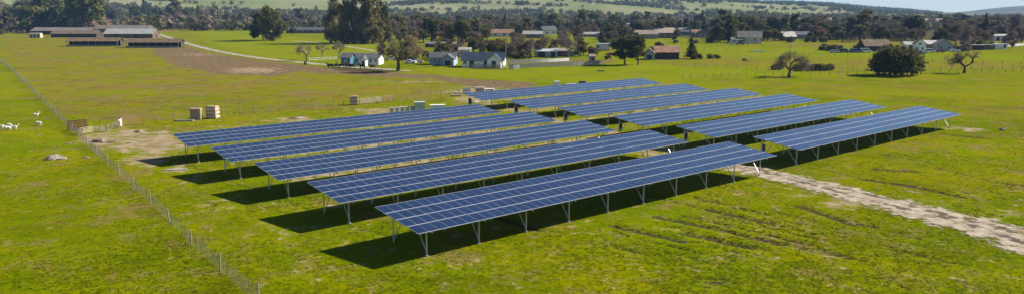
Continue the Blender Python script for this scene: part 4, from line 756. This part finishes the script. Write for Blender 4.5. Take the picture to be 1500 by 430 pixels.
def rock(label, px, py, sx, sy, sz, seed, mat='rock', name='dirt_mound'):
    r = np.random.default_rng(seed); V = []; Fc = []; nu, nv_ = 14, 6
    for j in range(nv_ + 1):
        for i in range(nu):
            a = 2 * math.pi * i / nu; e = j / nv_ * math.pi / 2; k = 1 + .25 * math.sin(3 * a + seed) * math.cos(e) + r.normal() * .07
            V.append((math.cos(a) * math.cos(e) * sx * k, math.sin(a) * math.cos(e) * sy * k, math.sin(e) * sz * (1 + r.normal() * .08) - .08))
    for j in range(nv_):
        for i in range(nu): Fc.append((j * nu + i, j * nu + (i + 1) % nu, (j + 1) * nu + (i + 1) % nu, (j + 1) * nu + i))
    b = MB().add(V, Fc, mat); o = tag(b.build(name), label, 'mound'); o.location = G(px, py)
rock('pale brown earth mound in the left pasture', 80, 232, 1.3, .8, .75, 1, 'rock'); rock('dark clod left of the earth mound near the fence', 100, 210, .5, .35, .2, 2, 'soil_lump'); rock('dark clod right below the earth mound', 125, 230, .6, .4, .25, 3, 'soil_lump'); rock('dark soil heap inside the stock pens by the silver gates', 146, 207, 1.1, .7, .5, 4, 'soil_lump'); rock('dark soil heap below the tan wooden gate', 204, 193, .8, .5, .3, 5, 'soil_lump')
rock('stony soil heap on the dirt strip behind the left bank', 436, 173, 1.8, .7, .3, 6, 'rock'); rock('pale soil heap by the end of the far solar table', 695, 150, 1.5, 1, .5, 7, 'rock'); rock('small dark boulder in the yellow green field at right', 1468, 190, .5, .4, .4, 8, 'soil_lump')

# ------------------------------------------------------------------ animals (skinned skeletons baked to one body mesh)
def skin(name, verts, edges, mat, sub=2):
    me = bpy.data.meshes.new(name); me.from_pydata([v[:3] for v in verts], edges, []); o = bpy.data.objects.new(name, me); sc.collection.objects.link(o)
    sk = o.modifiers.new('s', 'SKIN'); ss = o.modifiers.new('u', 'SUBSURF'); ss.levels = sub; ss.render_levels = sub
    for i, v in enumerate(verts): me.skin_vertices[0].data[i].radius = (v[3], v[4] if len(v) > 4 else v[3])
    me.skin_vertices[0].data[0].use_root = True
    dg = bpy.context.evaluated_depsgraph_get(); nme = bpy.data.meshes.new_from_object(o.evaluated_get(dg)); bpy.data.objects.remove(o); nme.name = name
    nme.materials.clear(); nme.materials.append(MATS[mat]); nme.shade_smooth(); return nme
def beast(kind, graze):
    if kind == 'sheep': L, H, bw, bh, lg, hm = .85, .78, .27, .27, .045, 'wool'
    else: L, H, bw, bh, lg, hm = 1.65, 1.38, .36, .42, .075, 'hide_black'
    by = H - bh
    hz = (.25 * H if graze else H * 1.12); nz = (.55 * H if graze else H * .98)
    v = [(0, 0, by, bw, bh), (L * .33, 0, by, bw * .9, bh * .95), (L * .52, 0, by + .1 * H, bw * .5, bh * .55), (L * .68, 0, nz, bw * .36, bh * .4), (L * .82, 0, hz + .06 * H, bw * .34, bh * .34), (L * .97, 0, hz - .06 * H, bw * .24, bh * .22),
         (-L * .3, 0, by, bw * .95, bh * .98), (-L * .48, 0, by + .08 * H, bw * .55, bh * .55)]
    e = [(0, 1), (1, 2), (2, 3), (3, 4), (4, 5), (0, 6), (6, 7)]
    for s in (-1, 1):
        n = len(v); v += [(L * .36, s * bw * .62, by - bh * .5, lg * 1.9), (L * .37, s * bw * .62, H * .27, lg * 1.05), (L * .36, s * bw * .62, .03, lg)]; e += [(1, n), (n, n + 1), (n + 1, n + 2)]
        n = len(v); v += [(-L * .38, s * bw * .62, by - bh * .45, lg * 2.3), (-L * .35, s * bw * .62, H * .42, lg * 1.4), (-L * .45, s * bw * .62, H * .3, lg), (-L * .42, s * bw * .62, .03, lg)]; e += [(6, n), (n, n + 1), (n + 1, n + 2), (n + 2, n + 3)]
    n = len(v); v += [(-L * .56, 0, by + .12 * H, lg * .7), (-L * .58, 0, H * .4, lg * .5)]; e += [(7, n), (n, n + 1)]
    for s in (-1, 1): n = len(v); v += [(L * .8, s * bw * .62, hz + .1 * H, lg * .6)]; e += [(4, n)]
    return skin('body', v, e, hm)
AN = {(k, g): beast(k, g) for k in ('sheep', 'cow') for g in (0, 1)}
cowb = {g: AN['cow', g].copy() for g in (0, 1)}
for g in (0, 1): cowb[g].materials.clear(); cowb[g].materials.append(MATS['hide_brown'])
def animal(me, label, cat, px, py, rz, grp, s=1.0, name=None):
    o = tag(mk(name or cat, me, None, G(px, py) + Vector((0, 0, -.05)), R(rz)), label, cat, grp); o.scale = (s,) * 3
for px, py, rz, gz, lab in ((2, 189, 10, 1, 'white sheep cut by the left edge of the picture'), (14.5, 186.5, 160, 1, 'white sheep at the back of the left group'), (12, 190.5, 200, 1, 'white sheep in the middle of the left group'), (21, 189.5, 20, 0, 'rightmost white sheep of the left group'), (52.5, 171, 30, 0, 'upper lone white sheep near the mesh fence'), (57.5, 183.5, 180, 1, 'lower lone white sheep near the mesh fence')): animal(AN['sheep', gz], lab, 'sheep', px, py, rz, 'sheep in the left pasture', .98)
for i, (px, py, rz, gz, c, lab) in enumerate(((447.5, 95.5, 90, 0, 0, 'black cow standing alone on the gravel road'), (484, 99.5, 190, 0, 0, 'leftmost black cow of the herd by the bungalow'), (493, 98.3, 100, 0, 0, 'second black cow from the left of the herd'), (501, 99.3, 10, 1, 0, 'black cow third from the left of the herd'), (509, 98.6, 170, 0, 1, 'dark brown cow in the middle of the herd'), (516, 99.6, 200, 1, 0, 'black cow right of the dark brown one'), (531, 100.5, 175, 0, 0, 'black cow second from the right of the herd'), (546, 101, 185, 0, 1, 'rightmost dark cow of the herd near the mud'))): animal((AN['cow', gz] if not c else cowb[gz]), lab, 'cow', px, py, rz, 'cattle by the bungalow', 1.12)
animal(cowb[1], 'brown grazing animal in the far green paddock', 'cow', 860, 67, 170, None, 1.2); animal(AN['cow', 1], 'black cow grazing beside the bright strip left of the vase shaped tree', 'cow', 1090, 90.5, 20, None)

# ------------------------------------------------------------------ vehicles and poles
def car(label, px, py, rz, paint, kind='car', z=0):
    th = thing({'car': 'parked_car', 'pickup': 'pickup_truck', 'van': 'parked_van'}[kind], label, 'car' if kind == 'car' else kind, G(px, py), R(rz)); L = 4.6 if kind == 'car' else 5.2; h = L / 2
    prof = [(-h, .35), (h, .35), (h + .02, .75), (h - .15, .95), (-h + .1, 1.0), (-h, .8)]; MB().prism(prof, -.88, .88, paint).build('body', th)
    cab = {'car': [(-h + .5, 1.0), (h - 1.3, .96), (h - 2.0, 1.45), (-h + 1.1, 1.48)], 'pickup': [(-.6, 1.0), (h - 1.3, .96), (h - 1.9, 1.7), (-.5, 1.72)], 'van': [(-h + .1, 1.0), (h - .8, .96), (h - 1.4, 2.0), (-h + .15, 2.05)]}[kind]
    cb = MB().prism(cab, -.8, .8, paint).build('cabin', th); c = sum(p[0] for p in cab) / 4, sum(p[1] for p in cab) / 4
    w = MB()
    for s in (-1, 1): w.add([(c[0] + (x - c[0]) * .84, s * .81, c[1] + (z_ - c[1]) * .72 + .02) for x, z_ in cab], [(0, 1, 2, 3) if s < 0 else (3, 2, 1, 0)], 'glass')
    a, b2 = Vector((cab[1][0] + .01, 0, cab[1][1])), Vector((cab[2][0] + .01, 0, cab[2][1])); w.add([a.lerp(b2, .12) + Vector((.01, -.7, 0)), a.lerp(b2, .12) + Vector((.01, .7, 0)), a.lerp(b2, .9) + Vector((.01, .66, 0)), a.lerp(b2, .9) + Vector((.01, -.66, 0))], [(0, 1, 2, 3)], 'glass'); w.build('window', cb)
    if kind == 'pickup': MB().box(-h + .1, -.65, -.7, .7, 1.0, 1.01, 'box_dark').build('bed', th)
    wm = MB().tube([(0, -.12, 0), (0, .12, 0)], .36, 'tyre', 12).mesh('wheel'); rim = MB().tube([(0, -.13, 0), (0, .13, 0)], .2, 'steel', 10).mesh('rim')
    for x in (-h + .95, h - .95):
        for y in (-.8, .8): q = mk('wheel', wm, th, (x, y, .34)); mk('rim', rim, q)
    for y in (-.6, .6): MB().box(h - .06, h + .03, y - .16, y + .16, .66, .82, 'trim').build('headlight', th)
    return th
for a in ((572, 88, 8, 'car_white', 'pickup', 'white pickup parked right of the white bungalow'), (601, 93, -10, 'car_white', 'car', 'white car parked behind the spreading olive tree, left of two'), (611, 92.5, 0, 'car_silver', 'car', 'silver car parked behind the spreading olive tree, right of two'), (617, 59, 0, 'car_white', 'van', 'white box van parked beyond the red machinery shed'), (288, 43, 0, 'car_white', 'pickup', 'white pickup at the corner of the bright green field'), (300, 43, 0, 'car_silver', 'car', 'silver car at the corner of the bright green field'),
          (843, 82, 5, 'car_blue', 'van', 'blue van behind the long board fence'), (836, 81.5, 0, 'car_white', 'car', 'white car left of the blue van'), (895, 82, 20, 'car_red', 'car', 'dull red car near the dark oaks'), (1075, 65.5, 0, 'car_white', 'van', 'white van left of the cream barn'), (1084, 65.5, 0, 'car_blue', 'car', 'blue car in front of the cream barn'), (1092, 65.3, 0, 'car_silver', 'car', 'silver car in front of the cream barn'),
          (1222, 77.5, 0, 'car_silver', 'car', 'silver car at the left end of the scrap row'), (1229, 77, 10, 'car_dark', 'pickup', 'dark pickup in the scrap row'), (1236, 77.3, -8, 'car_dark', 'van', 'dark van in the scrap row'), (1246, 77, 5, 'car_white', 'pickup', 'white pickup in the scrap row'), (1253, 77.3, 0, 'car_blue', 'van', 'blue van in the scrap row'), (1261, 77, 12, 'car_dark', 'car', 'dark car in the scrap row'), (1268, 77, 0, 'car_white', 'van', 'white van at the right end of the scrap row'),
          (1346, 80, 0, 'car_blue', 'pickup', 'blue pickup in the farmyard'), (1361, 77.5, 0, 'car_white', 'van', 'white van in the farmyard'), (1377, 77, 0, 'car_red', 'car', 'red car in the farmyard'), (1399, 76, 0, 'car_white', 'car', 'white car in front of the grey farmyard house'), (1409, 75.5, 0, 'car_dark', 'car', 'dark car right of the grey farmyard house')): car(a[5], a[0], a[1], a[2], a[3], a[4])
building('trailer_box', 'dark brown box trailer, left of the pair by the pale lane', 'trailer', 1432, 73.5, 6, 2.6, 2.4, .25, -2, 'wall_dark', 'roof_grey', [('F', -4, .6, 1.2, 2, 'door')], over=.05); building('trailer_box', 'dark box trailer, right of the pair by the pale lane', 'trailer', 1449, 73, 6, 2.6, 2.4, .25, -2, 'wall_brown', 'roof_grey', [('F', 2, .6, 1.2, 2, 'door')], over=.05); building('trailer_box', 'white box trailer right of the dark trailers', 'trailer', 1466, 72, 7, 2.6, 2.4, .25, 0, 'white_paint', 'roof_white', [('F', 2, .6, 1.2, 2, 'door')], over=.05)
building('machinery_shed', 'long low red brown machinery shed with pale roof beyond the parked cars', 'shed', 645, 69.5, 17, 6, 2.0, .8, -4, 'wall_dark', 'roof_grey', [BD('F', -6, 3, 2), BD('F', 0, 3, 2), BD('F', 5, 3, 2)])
def pole(label, px, py, h, arm=2.2):
    th = thing('utility_pole', label, 'pole', G(px, py)); MB().tube([(0, 0, -.5), (0, 0, h)], [.2, .13], 'wood_pale', 8).build('shaft', th); c = MB().box(-arm / 2, arm / 2, -.08, .08, h - .9, h - .72, 'wood_pale').build('cross_arm', th)
    for x in (-.9, -.3, .3, .9): MB().tube([(x * arm / 2.2, 0, h - .72), (x * arm / 2.2, 0, h - .45)], .05, 'steel_dark', 6).build('insulator', c)
    return Vector((G(px, py).x, G(px, py).y, h - .5))
for a in ((195.5, 42, 19, 'tall pale pole above the pale roofed barn'), (172, 40, 13, 'slim pole left of the tall pale pole'), (228, 40, 15, 'pale pole with crossbar above the small rust roofed barn'), (316, 42, 12, 'slim pole at the top of the bright green field'), (608, 62, 17, 'slim pole behind the parked cars'), (703, 66, 18, 'slim pole behind the blue roofed barn'), (741, 88, 9, 'slim pole beside the thicket')): pole(a[3], *a[:3])
W = [pole('left pole of the long power line across the middle distance', 690, 50, 13), pole('middle pole of the long power line across the middle distance', 833, 49, 12.6), pole('right pole of the long power line across the middle distance', 960, 49.5, 12.4), pole('far right pole of the long power line by the pine', 1103, 52, 13)]
for i, (a, b) in enumerate(zip(W, W[1:])):
    w = MB()
    for o in (-.9, .9): w.tube([a + (b - a) * t + Vector((0, o, -1.4 * 4 * t * (1 - t))) for t in np.linspace(0, 1, 9)], .05, 'net_wire', 4)
    tag(w.build('power_line'), 'thin power line between the %s poles in the middle distance' % ('left and middle', 'middle and right', 'right and far right')[i], 'power line')

# ------------------------------------------------------------------ grass tufts (stuff), thinning out with distance
def tufts(n, seed):
    r = np.random.default_rng(seed); m = n * 4; y = 48 + 130 * r.random(m) ** 1.7; x = (r.random(m) - .5) * 2 * (y * .72 + 6)
    px, py = pix(x, y); keep = np.ones(m, bool); k = vn(x * .3, y * .3, 71, 3); keep &= r.random(m) < .15 + .5 * k
    ix = np.clip(np.searchsorted(gx, x), 0, nx - 1); iy = np.clip(np.searchsorted(gy, y), 0, ny - 1)
    for kk, lim in (('dirt', .35), ('mud', .3), ('brown', .5)): keep &= att[kk][iy, ix] < lim
    T = [G(*p) for p in [(1052, 240), (1100, 248), (1160, 261), (1251, 283), (1342, 307), (1432, 330), (1500, 350), (1600, 380)]]
    for a, b in zip(T, T[1:]):
        ab = np.array([b.x - a.x, b.y - a.y]); t = np.clip(((x - a.x) * ab[0] + (y - a.y) * ab[1]) / (ab @ ab), 0, 1); keep &= np.hypot(x - a.x - t * ab[0], y - a.y - t * ab[1]) > 2.6
    x, y = x[keep][:n], y[keep][:n]; z = (vn(x * .09, y * .09, 5, 3) - .5) * .16 * np.clip(1 - (y - 150) / 120, 0, 1) - .07; V = []
    for b in range(3):
        a = r.uniform(0, 6.28, len(x)); hgt = r.uniform(.02, .055, len(x)) * (1 + .5 * vn(x * .2, y * .2, 9, 2)); w = r.uniform(.05, .13, len(x)); dx, dy = np.cos(a) * w, np.sin(a) * w; ln = r.normal(size=(2, len(x))) * .16
        o = r.normal(size=(2, len(x))) * .06; X0, Y0 = x + o[0], y + o[1]
        V.append(np.stack([np.stack([X0 - dx, Y0 - dy, z], -1), np.stack([X0 + dx, Y0 + dy, z], -1), np.stack([X0 + dx * .5 + ln[0], Y0 + dy * .5 + ln[1], z + hgt * .8], -1), np.stack([X0 - dx * .4 + ln[0], Y0 - dy * .4 + ln[1], z + hgt], -1)], 1))
    return np.concatenate(V)
def tuftmat():
    m, nt, bs = nm('grass_blades'); P = pos(nt); c = mixc(nt, ramp(nt, noise(nt, P, .3, 5), .35, .65), (.145, .2, .0), (.195, .21, .0)); c = mixc(nt, ramp(nt, noise(nt, P, 4, 3), .45, .7, 0, .6), c, (.115, .145, .0))
    nt.links.new(c, bs.inputs['Base Color']); bs.inputs['Roughness'].default_value = .8; bs.inputs['Specular IOR Level'].default_value = .03
    tr = N(nt, 'ShaderNodeBsdfTranslucent'); nt.links.new(c, tr.inputs[0]); mx = N(nt, 'ShaderNodeMixShader', _0=.4); nt.links.new(bs.outputs[0], mx.inputs[1]); nt.links.new(tr.outputs[0], mx.inputs[2]); nt.links.new(mx.outputs[0], nt.nodes['Material Output'].inputs[0]); MATS['grass_blades'] = m
tuftmat()
tag(mk('grass', quadmesh('grass', tufts(80000, 4), 'grass_blades')), 'short tufted green pasture grass', 'grass', kind='stuff')

# ------------------------------------------------------------------ air
hm, hnt, hbs = nm('haze_air'); hnt.nodes.remove(hbs); pv = N(hnt, 'ShaderNodeVolumePrincipled'); pv.inputs['Color'].default_value = (.3, .56, 1, 1); pv.inputs['Density'].default_value = .00008; pv.inputs['Anisotropy'].default_value = .0
hnt.links.new(pv.outputs[0], hnt.nodes['Material Output'].inputs['Volume']); MATS['haze_air'] = hm
hz = MB().box(-9500, 9500, -700, 9500, -12, 135, 'haze_air').build('haze'); tag(hz, 'pale blue air haze over the valley', kind='stuff')
